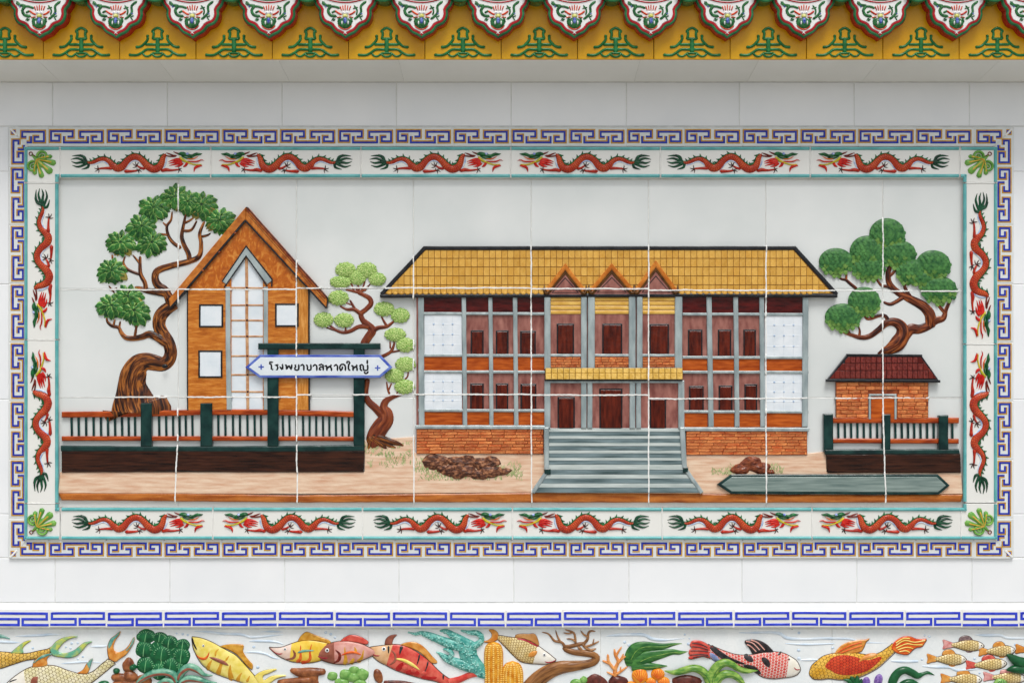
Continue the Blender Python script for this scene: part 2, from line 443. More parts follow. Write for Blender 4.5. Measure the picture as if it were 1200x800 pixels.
# mitred corner tiles: half a unit on each arm
KC = [(K3[:], -1)]
def corner(fx, fy, cx, cy):
    def tfh(p): return (cx+fx*p[0], cy+fy*p[1])
    def tfv(p): return (cx+fx*p[1], cy+fy*p[0])
    for tf in (tfh, tfv):
        arm = [(0.6, .2), (46.6, .2), (46.6, TH-.5), (TH+.2, TH-.5)]
        t = obj('border_tile', plate([tf(p) for p in arm], -.006, .008, .4), M_TILE, fb)
        sh = [(x-21.2, y) for x, y in K3]
        ln = [(sh, -1), ([(17.8+3.2, 16.2+1.9), (26.3, 18.1), (26.3, 10.6)], -1)]
        b, g = fret_geo(ln, KD0, KD1, tf)
        obj('fret_line', b, M_BLUE, t); obj('fret_outline', g, M_GOLD, t)
    # the little cut square in the corner
    t = obj('corner_motif', plate([tfh(p) for p in rect(2.2, 2.6, 8.6, 9.4)], KD0, .0092, .3), M_GOLD, fb)
    obj('fret_line', plate([tfh(p) for p in rect(3.4, 3.8, 8.0, 7.9)], KD0, .0098, .3), M_BLUE, t)
    obj('white_cut', plate([tfh(p) for p in stroke([(1.6, 1.6), (9.6, 9.8)], 2.2)], KD0, .0104, .3), M_GROUT, t)
    obj('mitre_joint', plate([tfh(p) for p in stroke([(.4, .4), (TH-.5, TH-.5)], .8)], .0002, .0083, .2), M_JOINT, fb)
corner(1, 1, 10.0, 149.0); corner(-1, 1, 1188.0, 149.0); corner(1, -1, 10.0, 654.3); corner(-1, -1, 1188.0, 654.3)

# ================================================================== dragon frame (raised strips with turquoise beads)
df = thing('dragon_border', 600, 632, 'raised white frame with turquoise edge beads around the mural field', 'border')
OX0, OY0, OX1, OY1 = 28, 172, 1169, 632
IX0, IY0, IX1, IY1 = 69.5, 208.5, 1129, 594.5
FDP = .014
def cut(pts): return pts
def strip(x0, y0, x1, y1, horiz, lip):
    """one frame tile ; the face dips a little between its two beads"""
    g = .45
    t = obj('frame_tile', plate(rect(x0+(g if horiz else 0), y0+(0 if horiz else g), x1-(g if horiz else 0), y1-(0 if horiz else g)), -.006, FDP+random.uniform(-.0004, .0004), .8, .12), M_CREAM, df)
    return t
def bead(t, p0, p1, hw=2.0):
    pts = dens([p0, p1], 9, False); pts = [(x+.12*noise.noise(Vector((x*.05, y*.05, 3))), y+.12*noise.noise(Vector((x*.05, y*.05, 8))), hw) for x, y in pts]
    obj('edge_bead', loft(pts, FDP-.0015, .0065, n=max(2, len(pts)-1), m=7), M_TURQ, t, True)
HXt = [70.5, 247, 423, 598.5, 774, 949.5, 1124.5]; HXb = [71.5, 249.5, 425, 600.5, 776, 951.5, 1126.5]
for hx, ya, yb, out_y, in_y in ((HXt, OY0, IY0, 174.0, 206.0), (HXb, IY1, OY1, 630.0, 596.6)):
    for a, b in zip(hx, hx[1:]):
        t = strip(a, ya, b, yb, True, 0)
        bead(t, (a+.9, out_y), (b-.9, out_y)); bead(t, (a+.9, in_y), (b-.9, in_y), 2.1)
for xa, xb, out_x, in_x, ys in ((OX0, IX0-1.5, 30.2, 66.3, [214.5, 398, 589.5]), (IX1+1.5, OX1, 1166.8, 1131.0, [214.5, 403, 588])):
    for a, b in zip(ys, ys[1:]):
        t = strip(xa, a, xb, b, False, 0)
        bead(t, (out_x, a+.9), (out_x, b-.9)); bead(t, (in_x, a+.9), (in_x, b-.9), 2.1)
for (x0, x1, ox, ix) in ((OX0, 70.0, 30.2, 66.3), (1125.5, OX1, 1166.8, 1131.0)):
    for (y0, y1, oy, iy) in ((OY0, 214, 174.0, 206.0), (589.5, OY1, 630.0, 596.6)):
        # the corner tile is an L: its inner corner is cut away for the mural field
        left, topc = x0 < 600, y0 < 400
        xi = IX0-.5 if left else IX1+.5; yi = IY0 if topc else IY1
        xe, ye = (x1, y1) if left else (x0, y1)
        xf = x0 if left else x1; yf = y0 if topc else y1; xn = x1 if left else x0; yn = y1 if topc else y0
        L = [(xf, yf), (xn, yf), (xn, yi), (xi-(1.5 if left else -1.5), yi), (xi-(1.5 if left else -1.5), yn), (xf, yn)]
        t = obj('frame_tile', plate(L, -.006, FDP, .7), M_CREAM, df)
        sg = 1 if left else -1; tg = 1 if topc else -1
        bead(t, (ox, oy-tg*1.6), (ox, yn-tg*.8)); bead(t, (ox-sg*1.8, oy), (xn-sg*.8, oy)); bead(t, (ix, iy-tg*1.5), (ix, yn-tg*.6), 2.1)
        if abs(xn-ix) > 2.5: bead(t, (ix-sg*1.6, iy), (xn-sg*.3, iy), 2.1)
def joint_bead(x0, y0, x1, y1, hw=.8):
    pts = dens([(x0, y0), (x1, y1)], 4, False)
    pts = [(x+.5*noise.noise(Vector((x*.07, y*.07, 5))), y+.5*noise.noise(Vector((x*.07, y*.07, 2))), hw*(1+.4*noise.noise(Vector((x*.2, y*.2, 1))))) for x, y in pts]
    obj('joint_filler', loft(pts, FDP-.002, .0042, n=len(pts)-1, m=4), M_GROUT, df, True)
for x in HXt: joint_bead(x, 172.2, x, 208)
for x in HXb: joint_bead(x, 595, x, 631.6)
for y in (214.5, 398, 589.5): joint_bead(28.3, y, 68, y)
for y in (214.5, 403, 588): joint_bead(1130.6, y, 1168.6, y)

# ================================================================== blue meander band below
bb = thing('meander_band', 600, 735.5, 'white tile band with bright blue meander line above the fish panel', 'tile band', d=.02)
obj('band_bed', plate(rect(-320, 714.6, 1520, 734.8), -.006, .0188, .2, dref=.02), M_GROUT, bb)
t0 = 592.5-66.85*12
AB = ([(3.1, 718.2), (63.7, 718.2), (63.7, 724.8), (35.6, 724.8), (35.6, 731.6), (65.9, 731.6)], [(3.1, 717.1), (3.1, 724.8), (30.8, 724.8), (30.8, 731.6), (1.0, 731.6)])
for i in range(25):
    x0 = t0+66.85*i; dy = random.uniform(-.35, .35); tilt = random.uniform(-.008, .008)
    t = obj('band_tile', plate(jrect(x0, 714.2, x0+66.85, 735.2, .45), -.006, .020+random.uniform(-.0005, .0005), .9), M_CREAM, bb)
    gs = []
    for ln in AB:
        l2 = [(x0+x, y+dy+tilt*(x-33)) for x, y in ln]; gs.append(plate(stroke(l2, 2.9), .0192, .0213, .35, .18))
    obj('meander_line', join(*gs), M_BLUE2, t)
M_MOULD2 = mat('black_mould', (30, 34, 30), (92, 94, 88), (120, 120, 120), rough=.9)
gs = []
for i in range(190):
    x = random.uniform(-20, 1220); 
    if noise.noise(Vector((x*.012, 4, 0))) < random.uniform(-.25, .35): continue
    r = random.uniform(.3, 1.0)
    gs.append(dome(ell(x, 736.9+random.random()*.9+abs(random.gauss(0, 1))*.5, r*random.uniform(1, 3), r*.6, 7, .3, i), -.0008, .0007, 2))
obj('mould_stains', join(*gs), M_MOULD2, bb, True, 'stuff')

# ================================================================== yellow frieze with green emblems
fz = thing('yellow_frieze', 600, 70, 'yellow glazed tile frieze with green shrine emblems under the eave', 'frieze', d=FD)
fx0 = 50.6-89.45*3
def estroke(l, hw, d0, h, closed=False): return loft(caps([(x, y, hw) for x, y in l]), d0, h, m=6, dref=FD)
kf = kd(FD)
for i in range(19):
    x0 = fx0+89.45*i
    t = obj('frieze_tile', plate(jrect(x0, -14, x0+89.45, 70.2, .35), FD-.012, FD+random.uniform(-.0006, .0006), .5, .1, dref=FD), M_YEL, fz)
    c = x0+44.7
    g = []
    E = lambda l, hw=1.65: g.append(estroke([(c+x, y) for x, y in l], hw, FD-.0006, .0045))
    E([(-6.6, 37.5), (-4.5, 35.2), (0, 33.0), (4.5, 35.2), (6.6, 37.5)]); E([(-5, 37), (-4.6, 41), (-5.6, 45.6)]); E([(5, 37), (4.6, 41), (5.6, 45.6)])
    E([(-5.8, 45.8), (5.8, 45.8)]); E([(0, 46.5), (0, 61)], 2.6)
    for s in (-1, 1):
        E([(s*11.8, 42.8), (s*11.6, 46.5), (s*14.5, 50.5), (s*19, 54.5), (s*24, 55.6)]); g.append(dome(ell(c+s*11.7, 42.6, 1.9, 1.9, 10), FD-.0006, .006, 3, dref=FD)); g.append(dome(ell(c+s*24.2, 55.4, 2.0, 1.9, 10), FD-.0006, .006, 3, dref=FD))
        E([(s*2, 52.4), (s*14, 52.4)]); E([(s*2, 58.3), (s*12.5, 58.3), (s*18, 61.8), (s*24, 64.8), (s*32, 64.8)])
        g.append(dome(ell(c+s*32, 64.6, 2.1, 1.9, 10), FD-.0006, .006, 3, dref=FD))
        E([(s*17.5, 62.6), (s*15, 65.6), (s*10.5, 66.2), (s*6.5, 63.2)], 1.3)
    E([(-6.5, 63), (-3, 66.4), (3, 66.4), (6.5, 63)], 1.3); E([(-6.5, 62.6), (6.5, 62.6)], 1.2)
    obj('emblem', join(*g), M_EMB, t, True)

# ================================================================== eave: drip tiles and round tile ends
HALF = [(0, 45.6), (6, 41.9), (12.2, 38.8), (16.2, 34.6), (18.6, 31.6), (25.2, 28.8), (29.4, 24), (31.5, 17), (31.2, 12), (35.2, 7), (37.6, 0), (38.6, -12)]
DD = .235
dt = thing('drip_tile', 584, 46, 'scalloped red, green and white drip tile with dragon face over yellow frieze', 'drip tile', 'drip tiles along the eave', d=DD)
def drip_out(off):
    c = cat([(x, y) for x, y in HALF], 40)
    l = [(584+x, y) for x, y in c]+[(584-x, y) for x, y in c[::-1][:-1]]
    if area(l) < 0: l = l[::-1]
    return inset(l, off)
def dplate(off, d0, d1, bev): return plate(drip_out(off), d0, d1, bev, dref=DD)
obj('edge', dplate(-.3, DD-.042, DD-.0075, .9), M_SIDE, dt)
obj('green_rim', dplate(.5, DD-.008, DD-.001, 1.3), M_DGRN, dt)
obj('red_rim', dplate(3.2, DD-.002, DD+.0005, .8), M_DRED, dt)
obj('white_field', dplate(5.9, DD-.001, DD+.0014, .5), M_DWHT, dt)
F0 = DD+.0012
def mot(l, hw=1.0, h=.003): return loft(caps([(584+x, y, hw) for x, y in l]), F0, h, m=5, dref=DD)
def md(x, y, rx, ry, h=.004): return dome(ell(584+x, y, rx, ry, 12), F0, h, 4, dref=DD)
M_MG = mat('motif_green', (14, 70, 36), (58, 124, 70), (160, 160, 160), rough=.25)
M_MR = mat('motif_red', (176, 30, 22), (226, 86, 30), (90, 90, 90), rough=.25)
M_MB = mat('motif_blue', (34, 50, 150), (130, 150, 214), (190, 190, 190), rough=.25)
M_MY = mat('motif_yellow', (196, 196, 70), (226, 226, 150), (120, 120, 120), rough=.25)
obj('dragon_body', join(mot([(-26, 3), (-23, 6.5), (-17, 7.5), (-20, 12.5), (-17.5, 18), (-11, 19.5)], 1.8), mot([(-17, 8), (-12, 8.2), (-7, 10)], 1.4),
    mot([(-15, 15), (-12, 13.5)], 1.2), mot([(24, 2.5), (18.5, 7.5), (18.6, 15), (14, 20.5), (11, 22.5)], 1.5), mot([(10.5, 7), (14, 12.5), (13, 18)], 1.0), mot([(17, 20), (19.5, 24)], .7), mot([(18, 20), (20.5, 19)], .7),
    mot([(-15, 22), (-12.5, 24.5)], .6), mot([(-14, 25), (-13.5, 21.5)], .6), mot([(-16, 24), (-11.5, 22.8)], .6), mot([(-27, 4.5), (-23, 7.5)], .8), mot([(9.5, 10.5), (14.5, 9)], .7),
    md(-.5, 27.6, 8.6, 6.6, .006), mot([(-6.5, 20.5), (-8.2, 26)], 1.2), mot([(6.5, 20.5), (8, 26)], 1.2)), M_MG, dt, True)
obj('dragon_mane', join(*[mot([(x*.72, 12.5), (x, y)], .62) for x, y in ((-6, 8), (-3, 7.2), (0, 6.2), (3.2, 7), (6.4, 7.8))], mot([(-11.5, 13.2), (-8.5, 15.5), (-4.6, 17.6)], 1.1), mot([(11.5, 13.8), (8.5, 16.2), (4.8, 17.8)], 1.1),
    mot([(-9.5, 21), (-4.5, 20.4)], .7), mot([(9, 21), (4.5, 20.4)], .7), mot([(-8.2, 30.5), (-4, 34), (0, 35), (4, 34), (7.6, 30.5)], .7)), M_MR, dt, True)
obj('dragon_brow', join(md(-2.2, 15.6, 2.3, 1.9), md(2.4, 15.6, 2.3, 1.9), md(-3.5, 27.5, 1.2, 3, .008), md(3.6, 27.3, 1.2, 3, .008)), M_DWHT, dt, True)
obj('dragon_muzzle', join(md(0, 19.4, 3.3, 2.4, .007)), M_MY, dt, True)
obj('dragon_beard', join(md(0, 25.2, 2.6, 4.6, .009), md(-2.2, 15.8, .9, .7, .006), md(2.4, 15.8, .9, .7, .006), mot([(-23.5, 6.8), (-22.6, 8.6)], .8), mot([(17.6, 16), (19.6, 16.6)], .8)), M_MB, dt, True)
# lower lip of the roof tile channel that the drip hangs from
lip = [(584-32+64*i/16, 3.4-9*((i-8)/8)**2) for i in range(17)]
obj('red_lip', loft([(x, y, 1.0) for x, y in lip], DD-.002, .006, n=16, m=5, dref=DD), M_DRED, dt, True)
obj('green_channel', plate([(x, y-1.8) for x, y in lip]+[(616, -12), (552, -12)], DD, DD+.0025, .3, dref=DD), M_DGRN, dt)
XD = [46.4+89.55*i for i in range(-1, 15)]
first = True
for x in XD:
    loc = P(x, 46, DD, kd(DD))
    if abs(x-584) < 5 and first: dt.location = loc; first = False
    else: clone(dt, 'drip_tile', loc)
ct = thing('roof_tile_end', 539.3, 6.5, 'green rimmed round roof tile end between two drip tiles', 'roof tile', 'round tile ends along the eave', d=.25)
obj('rim', plate([ell(539.3, -13, 15.8, 15.8, 36), ell(539.3, -13, 11.5, 11.5, 30)], .12, .252, 1.2, dref=.25), M_DGRN, ct)
obj('face', plate(ell(539.3, -13, 12.2, 12.2, 30), .13, .247, .4, dref=.25), M_DWHT, ct)
M_ROOFT = mat('roof_tile_green', (14, 76, 40), (40, 112, 66), (20, 20, 20), rough=.2)
c0 = P(539.3, 6.5, .25, kd(.25))
for i, x in enumerate(XD):
    loc = P(x+44.7, 6.5, .25, kd(.25))
    if i == 5: ct.location = loc
    else: clone(ct, 'roof_tile_end', loc)
er = thing('eave_roof', 600, -14, 'green glazed eave roof carrying the drip tiles', 'roof', d=.2)
M_EAVE = mat('eave_board_green', (28, 52, 38), (40, 70, 50), (20, 20, 20), rough=.4)  # plain dark green for the board behind the drip tiles
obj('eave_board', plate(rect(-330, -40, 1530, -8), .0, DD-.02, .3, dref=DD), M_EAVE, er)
obj('roof_slope', ([P(-330, -10, .225, 1), P(1530, -10, .225, 1), P(1530, -120, -.1, 1), P(-330, -120, -.1, 1), P(-330, -16, .0, 1), P(1530, -16, 0, 1)], [(0, 1, 2, 3), (0, 4, 5, 1)]), M_ROOFT, er)

# ================================================================== border dragons and corner leaves
M_DRG = scale_mat('dragon_scales', (180, 50, 24), (208, 86, 40), (112, 18, 10), 2.3, 2.2, lw=.2)
M_LEG = mat('dragon_leg', (150, 22, 14), (190, 52, 26), (120, 120, 120), rough=.22)
M_CREST = mat('dragon_green', (8, 62, 34), (34, 112, 58), (110, 110, 110), rough=.22)
M_TUFT = mat('tail_tuft_green', (6, 44, 32), (24, 84, 54), (90, 90, 90), rough=.22)
M_BELLY = mat('dragon_belly', (150, 182, 224), (224, 232, 242), (90, 90, 90), rough=.2)
M_MANE = mat('dragon_mane', (176, 14, 14), (214, 44, 26), (110, 110, 110), rough=.22)
M_HORN = mat('dragon_horn', (84, 16, 14), (130, 40, 24), (110, 110, 110), rough=.25)
M_CLAW = mat('dragon_claw', (42, 18, 14), (78, 32, 22), (110, 110, 110), rough=.25)
M_JAW = mat('dragon_jaw', (168, 176, 30), (220, 190, 60), (110, 110, 110), rough=.22)
M_LIPS = mat('dragon_lip', (214, 84, 20), (236, 130, 40), (110, 110, 110), rough=.22)
M_EYE = mat('dragon_eye', (60, 90, 190), (210, 224, 244), (260, 260, 260), rough=.15)
FB = FDP-.0003
dg = thing('dragon', 161, 190, d=FDP)
def dl(pts, h=.004, rd=True, **kw): return loft(caps(pts) if rd else pts, FB, h, m=6, dref=FDP, **kw)
BODY = [(100, 190, 1.0), (105, 191, 1.5), (110, 190, 1.9), (115, 187.6, 2.0), (121, 186.2, 2.2), (127, 188.5, 2.7), (132, 193.5, 3.4), (137.5, 197.3, 4.0), (144, 195, 4.0), (149.5, 188.5, 3.6), (156, 184.2, 3.4),
        (162, 184.6, 3.4), (167.5, 188.8, 3.6), (173.3, 194.8, 4.0), (180, 198.3, 4.2), (186.5, 196, 3.9), (189.6, 190.5, 3.2), (191.2, 185, 2.7), (193.6, 181.6, 1.8)]
BODY = [(x, y, r*1.12) for x, y, r in BODY]
obj('body', dl(BODY, .0075), M_DRG, dg, True)
cb = cat(BODY, 66); g = []
for i in range(4, 66, 3):
    x, y, r = cb[i]; dx, dy = cb[i+1][0]-cb[i-1][0], cb[i+1][1]-cb[i-1][1]; L = math.hypot(dx, dy); ux, uy = dx/L, dy/L; nx, ny = uy, -ux
    bx, by = x+nx*(r-.3), y+ny*(r-.3)
    g.append(dl([(bx+ux*1.0, by+uy*1.0, 1.5), (bx+nx*1.7-ux*.2, by+ny*1.7-uy*.2, 1.0), (bx+nx*3.9-ux*1.1, by+ny*3.9-uy*1.1, .2)], .004, False, n=5))
g.append(dl([(x+ (cb[min(i+1, 66)][1]-cb[max(i-1, 0)][1])/max(.1, math.hypot(cb[min(i+1, 66)][0]-cb[max(i-1, 0)][0], cb[min(i+1, 66)][1]-cb[max(i-1, 0)][1]))*(r+.1),
              y-(cb[min(i+1, 66)][0]-cb[max(i-1, 0)][0])/max(.1, math.hypot(cb[min(i+1, 66)][0]-cb[max(i-1, 0)][0], cb[min(i+1, 66)][1]-cb[max(i-1, 0)][1]))*(r+.1), .75) for i, (x, y, r) in enumerate(cb)], .003, n=80))
obj('crest', join(*g), M_CREST, dg, True)
def claws(cx, cy, tips): return join(*[dl([(cx, cy, .65), ((cx+x)/2+(y-cy)*.12, (cy+y)/2-(x-cx)*.12, .6), (x, y, .3)], .0028, n=5) for x, y in tips])
for leg, cl in (([(131, 197.2, 2.0), (123, 197.2, 1.4), (116, 197.7, 1.1)], (115.5, 197.7, [(110.4, 197), (111, 201.2), (115.4, 203), (114.8, 193.6)])),
                ([(147, 200.8, 2.2), (154, 200.8, 1.6), (161, 200, 1.2)], (161.5, 200, [(166, 198.2), (166.4, 201.6), (163, 203.6), (160.5, 196.8)])),
                ([(169, 198, 1.6), (164.5, 196.6, 1.3), (161.3, 194.6, 1.0)], (161, 194.4, [(155.2, 191.5), (155.4, 196.6), (158.6, 189.4), (163, 190)])),
                ([(189.6, 200.4, 1.7), (194.7, 199, 2.2), (201, 199.7, 1.4), (210, 198.7, 1.0)], (210, 198.7, [(208.4, 203), (213, 201.6), (213.4, 197.4), (209.8, 195.6)]))):
    lg = obj('leg', dl(leg, .0055), M_LEG, dg, True)
    obj('claws', claws(*cl), M_CLAW, lg, True)
for b in ([(106, 194, .4), (113, 192, .7), (120, 189.4, .8), (126, 192, .9), (130, 195.2, .5)], [(146, 200, .5), (150.5, 193.5, .9), (156, 188.8, .9), (162.5, 189.6, .9), (168.6, 195.5, .5)], [(195.3, 184, .6), (194.6, 191, 1.0), (190, 200.5, .5)]):
    obj('belly', dl(b, .003), M_BELLY, dg, True)
obj('tail_tuft', join(*[dl(l, .0045, False) for l in ([(102, 190, 1.6), (97.5, 184, 1.5), (92, 182.4, 1.2), (84.5, 183, .3)], [(102, 190, 1.7), (95, 187, 1.5), (90, 185.6, 1.2), (83, 187, .3)], [(102, 190.5, 1.7), (94, 190.5, 1.5), (89, 191.2, 1.2), (83.6, 189.4, .3)],
    [(103, 191, 1.8), (97, 194, 1.5), (91, 195.6, 1.2), (84.6, 193.8, .3)], [(104, 192, 1.6), (103.5, 195.6, 1.6), (100, 197.4, 1.1), (95.4, 198.6, .3)], [(101, 188, 1.2), (99, 183.5, 1.0), (93.5, 181, .3)])]), M_TUFT, dg, True)
hd_ = obj('head', join(dl([(209, 180.8, 1.3), (213.5, 180.2, 2.4), (219, 181.8, 2.1), (225, 182.8, 1.7), (230, 180.8, 2.0), (234, 181, 1.3), (237, 180.2, .4)], .008), dl([(213, 183, 1.0), (219, 185.6, 1.1), (226, 185, .8)], .005)), M_CREST, dg, True)
obj('eye', dome(ell(220, 180.6, 1.9, 1.6, 12), FB+.005, .005, 3, dref=FDP), M_EYE, hd_, True)
obj('upper_lip', dl([(218.6, 186.3, .4), (226, 186.4, .7), (232.4, 183.4, .3)], .005), M_LIPS, hd_, True)
for h in ([(194.4, 179, .3), (198.6, 180.6, .9), (203.5, 182.4, 1.0), (207, 182.6, .9)], [(203, 177.7, .3), (206.4, 179.4, .9), (210.5, 180.6, 1.0)], [(193.5, 182.2, .8), (199, 183.4, .9), (206, 183.6, .8)]):
    obj('horn', dl(h, .004), M_HORN, hd_, True)
obj('mane', join(*[dl(l, .005, False) for l in ([(213, 187, 1.9), (207, 186.6, 1.4), (203.6, 186.6, .3)], [(213, 188, 1.9), (204, 187.6, 1.3), (197.2, 189.8, .3)], [(213.5, 189, 2.0), (205, 190, 1.4), (197.6, 191.8, .3)], [(213.5, 190.5, 2.0), (206, 192.4, 1.3), (198.2, 194.4, .3)],
    [(214, 191, 2.0), (210, 194.4, 1.4), (204.6, 195.4, .3)], [(219.5, 190.6, 1.6), (217.6, 194, 1.6), (214.6, 195.6, .5)])]), M_MANE, dg, True)
jw = obj('lower_jaw', dl([(211, 184.4, 1.4), (215, 188, 1.6), (221, 190.8, 1.1), (229, 193.2, .9), (236.4, 192.6, .6)], .006), M_JAW, dg, True)
obj('tongue', dl([(219, 189, .5), (226, 189.6, .8), (232, 189.2, .9), (236, 187.4, .6), (239.4, 188.6, .3)], .006), M_MANE, jw, True)
obj('beard', dl([(237, 194.2, .6), (232, 195, 1.6), (228.4, 197, 1.5), (227.4, 201.6, .3)], .006, False), M_MANE, jw, True)
kF = kd(FDP)
DR = [(161, 190, 0, 1, 1, 'over the upper left tree'), (335, 190, 0, -1, 1, 'over the gabled house peak'), (511, 190, 0, 1, 1, 'x'), (685, 190, 0, -1, 1, 'x'), (859, 190, 0, 1, 1, 'x'), (1035, 190, 0, -1, 1, 'x'),
      (162, 612, 0, 1, 1, ''), (339, 612, 0, -1, 1, ''), (515.5, 612, 0, 1, 1, ''), (684, 612, 0, -1, 1, ''), (860, 612, 0, 1, 1, ''), (1038.5, 612, 0, -1, 1, '')]
LB = ['red dragon facing right in the frame above the trained tree behind the gabled house', 'red dragon facing left in the frame above the gabled house peak',
      'red dragon facing right in the frame above the left end of the yellow roof', 'red dragon facing left in the frame above the three small gables',
      'red dragon facing right in the frame above the right end of the yellow roof', 'red dragon facing left in the frame above the round-clumped tree on the hut',
      'red dragon facing right in the frame below the post-and-rail fence beside the tree trunk', 'red dragon facing left in the frame below the name sign',
      'red dragon facing right in the frame below the larger brown rock pile', 'red dragon facing left in the frame below the grey stairs',
      'red dragon facing right in the frame below the smaller rock pile', 'red dragon facing left in the frame below the right end of the blank arrow board']
GRP = 'red dragons in the mural frame'
def put(o, x, y, rot, sx, sz, label):
    o.location = P(x, y, FDP, kF); o.rotation_euler = (0, rot, 0); o.scale = (sx, 1, sz); setp(o, label, 'dragon', GRP)
proto_children = list(dg.children)
todo = [(x, y, 0, sx, 1, l) for (x, y, _, sx, _, _), l in zip(DR, LB)]
# rotation about +Y by a turns +x towards -z (head down) for positive a
todo += [(49.5, 303.5, -math.pi/2, -1.06, 1.0, 'red dragon climbing head down in the frame beside the trained tree crown'),
         (48, 493.5, -math.pi/2, 1.07, 1.0, 'red dragon climbing head up in the frame beside the left fence end'),
         (1149, 311, math.pi/2, 1.1, 1.0, 'red dragon climbing head down in the frame beside the round-clumped tree'),
         (1149, 495, math.pi/2, -1.07, 1.0, 'red dragon climbing head up in the frame beside the brick hut fence')]
for i, a in enumerate(todo):
    o = dg if i == 0 else clone(dg, 'dragon', (0, 0, 0))
    put(o, *a)

M_LF = mat('corner_leaf_green', (84, 146, 58), (128, 178, 84), (60, 60, 60), rough=.2)
M_LV = mat('corner_leaf_vein', (196, 150, 40), (222, 184, 84), (90, 90, 90), rough=.22)
lo_ = thing('leaf_ornament', 36, 180, d=FDP)
lobes = [(61.5, 183.2, 2.6), (65.2, 191.5, 3.6), (60.2, 202.2, 4.2), (49.6, 208.4, 3.3), (40.6, 205, 2.8)]
for x, y, r in lobes:
    q = obj('lobe', loft(caps([(42, 186, 1.6), ((42+x)/2, (186+y)/2, r*.62), (x-(x-42)*.12, y-(y-186)*.12, r)]), FB, .006, m=8, dref=FDP), M_LF, lo_, True)
    obj('vein', loft(caps([(43, 187, .3), ((42+x)/2, (186+y)/2, .75), (x-(x-42)*.18, y-(y-186)*.18, .9)]), FB+.0048, .0024, m=5, dref=FDP), M_LV, q, True)
for cx, cy, s, a0 in ((50, 183.2, 1, 180), (38.6, 195.4, -1, -90)):
    sp = []
    for i in range(26):
        f = i/25; a = R(a0+s*(f*560)); r = 6.3*(1-f)+.7*f
        sp.append((cx+r*math.cos(a), cy+r*math.sin(a), 1.7*(1-f)+.85*f))
    obj('scroll', loft(caps(sp), FB, .0085, n=60, m=6, dref=FDP), M_LF, lo_, True)
obj('stem', loft(caps([(37.5, 181.4, 1.2), (42, 186, 2.0), (50, 194, 3.0)]), FB, .0062, m=6, dref=FDP), M_LF, lo_, True)
obj('ring', loft([(36.2+2*math.cos(a/16*2*math.pi), 180.4+2*math.sin(a/16*2*math.pi), .6) for a in range(17)], FB, .003, n=32, m=5, dref=FDP), M_HORN, lo_, True)
obj('ring_stem', loft(caps([(38.4, 181.4, .5), (41.5, 183, .5)]), FB+.004, .003, m=4, dref=FDP), M_HORN, lo_, True)
for i, (x, y, sx, sz, l) in enumerate(((36, 180, 1, 1, 'green scrolled leaf ornament in frame corner beside dragon over the trained tree'), (1160, 180, -1, 1, 'green scrolled leaf ornament in frame corner above the round-clumped tree'),
                                       (36.5, 623.5, 1, -1, 'green scrolled leaf ornament in frame corner below the left fence'), (1160, 623.5, -1, -1, 'green scrolled leaf ornament in frame corner below the brick hut'))):
    o = lo_ if i == 0 else clone(lo_, 'leaf_ornament', (0, 0, 0))
    o.location = P(x, y, FDP, kF); o.scale = (sx, 1, sz); setp(o, l, 'ornament', 'leaf ornaments in the frame corners')

# ================================================================== MURAL RELIEF
REG = True
M_WOOD = mat('wood_brown_glaze', (166, 88, 22), (216, 144, 64), (26, 26, 150), .3, .7, .24, .25, 60, c3=(194, 114, 38), detail=6, dist=.6)
M_WOODV = mat('wood_light_glaze', (176, 108, 34), (222, 160, 84), (150, 26, 26), .3, .7, .24, .25, 60, c3=(200, 132, 56), detail=6, dist=.6)
M_WOODD = mat('wood_diagonal_glaze', (162, 80, 20), (214, 140, 60), (60, 26, 40), .3, .7, .24, .25, 60, c3=(186, 100, 26), detail=6, dist=1.5)
M_BARGE = mat('barge_board_glaze', (150, 76, 20), (206, 128, 52), (40, 40, 40), .3, .7, .22, .2, 60, detail=5, dist=1.0)
M_BARGE2 = mat('barge_board_dark', (112, 44, 16), (160, 84, 34), (60, 60, 60), rough=.22)
M_BLK = mat('black_glaze', (22, 24, 28), (40, 42, 46), (50, 50, 50), rough=.18)
M_PGREEN = mat('post_green_glaze', (12, 40, 40), (28, 62, 58), (30, 30, 30), rough=.15, bump=.2)
M_PANE = mat('pale_pane', (214, 224, 230), (228, 234, 238), (25, 25, 25), rough=.12)
M_GREY = mat('grey_glaze', (134, 148, 150), (170, 182, 182), (40, 40, 14), rough=.2, bump=.2)
M_RAIL = mat('rail_brown', (132, 44, 10), (186, 84, 30), (18, 30, 120), rough=.18, bump=.2)
M_BASE = mat('dark_plinth', (22, 10, 8), (72, 38, 24), (14, 30, 160), .3, .75, .15, .3, 60, detail=6)
M_GROUND = mat('peach_ground', (204, 158, 128), (232, 208, 182), (14, 20, 120), .3, .7, .28, .35, 70, detail=7, c3=(220, 188, 160))
M_GEDGE = mat('ground_edge_brown', (140, 66, 18), (196, 118, 50), (14, 30, 100), .3, .7, .24, .3, 60, detail=6)
M_BRICK = mat('brick_orange', (176, 70, 20), (220, 140, 78), (1.2, 1.2, 1.2), .3, .7, .28, .3, 3, rnd=.2, bd=.1)
M_MORT = mat('brick_joint', (112, 44, 16), (150, 74, 34), (60, 60, 60), rough=.4)
M_MORT2 = mat('pale_brick_joint', (200, 170, 134), (222, 200, 170), (60, 60, 60), rough=.4)
M_MAUVE = mat('mauve_wall', (120, 68, 62), (170, 116, 104), (60, 60, 22), .3, .72, .22, .2, 60, detail=6)
M_MAROON = mat('maroon_panel', (44, 6, 8), (92, 20, 18), (24, 24, 110), .3, .7, .15, .2, 60, detail=5)
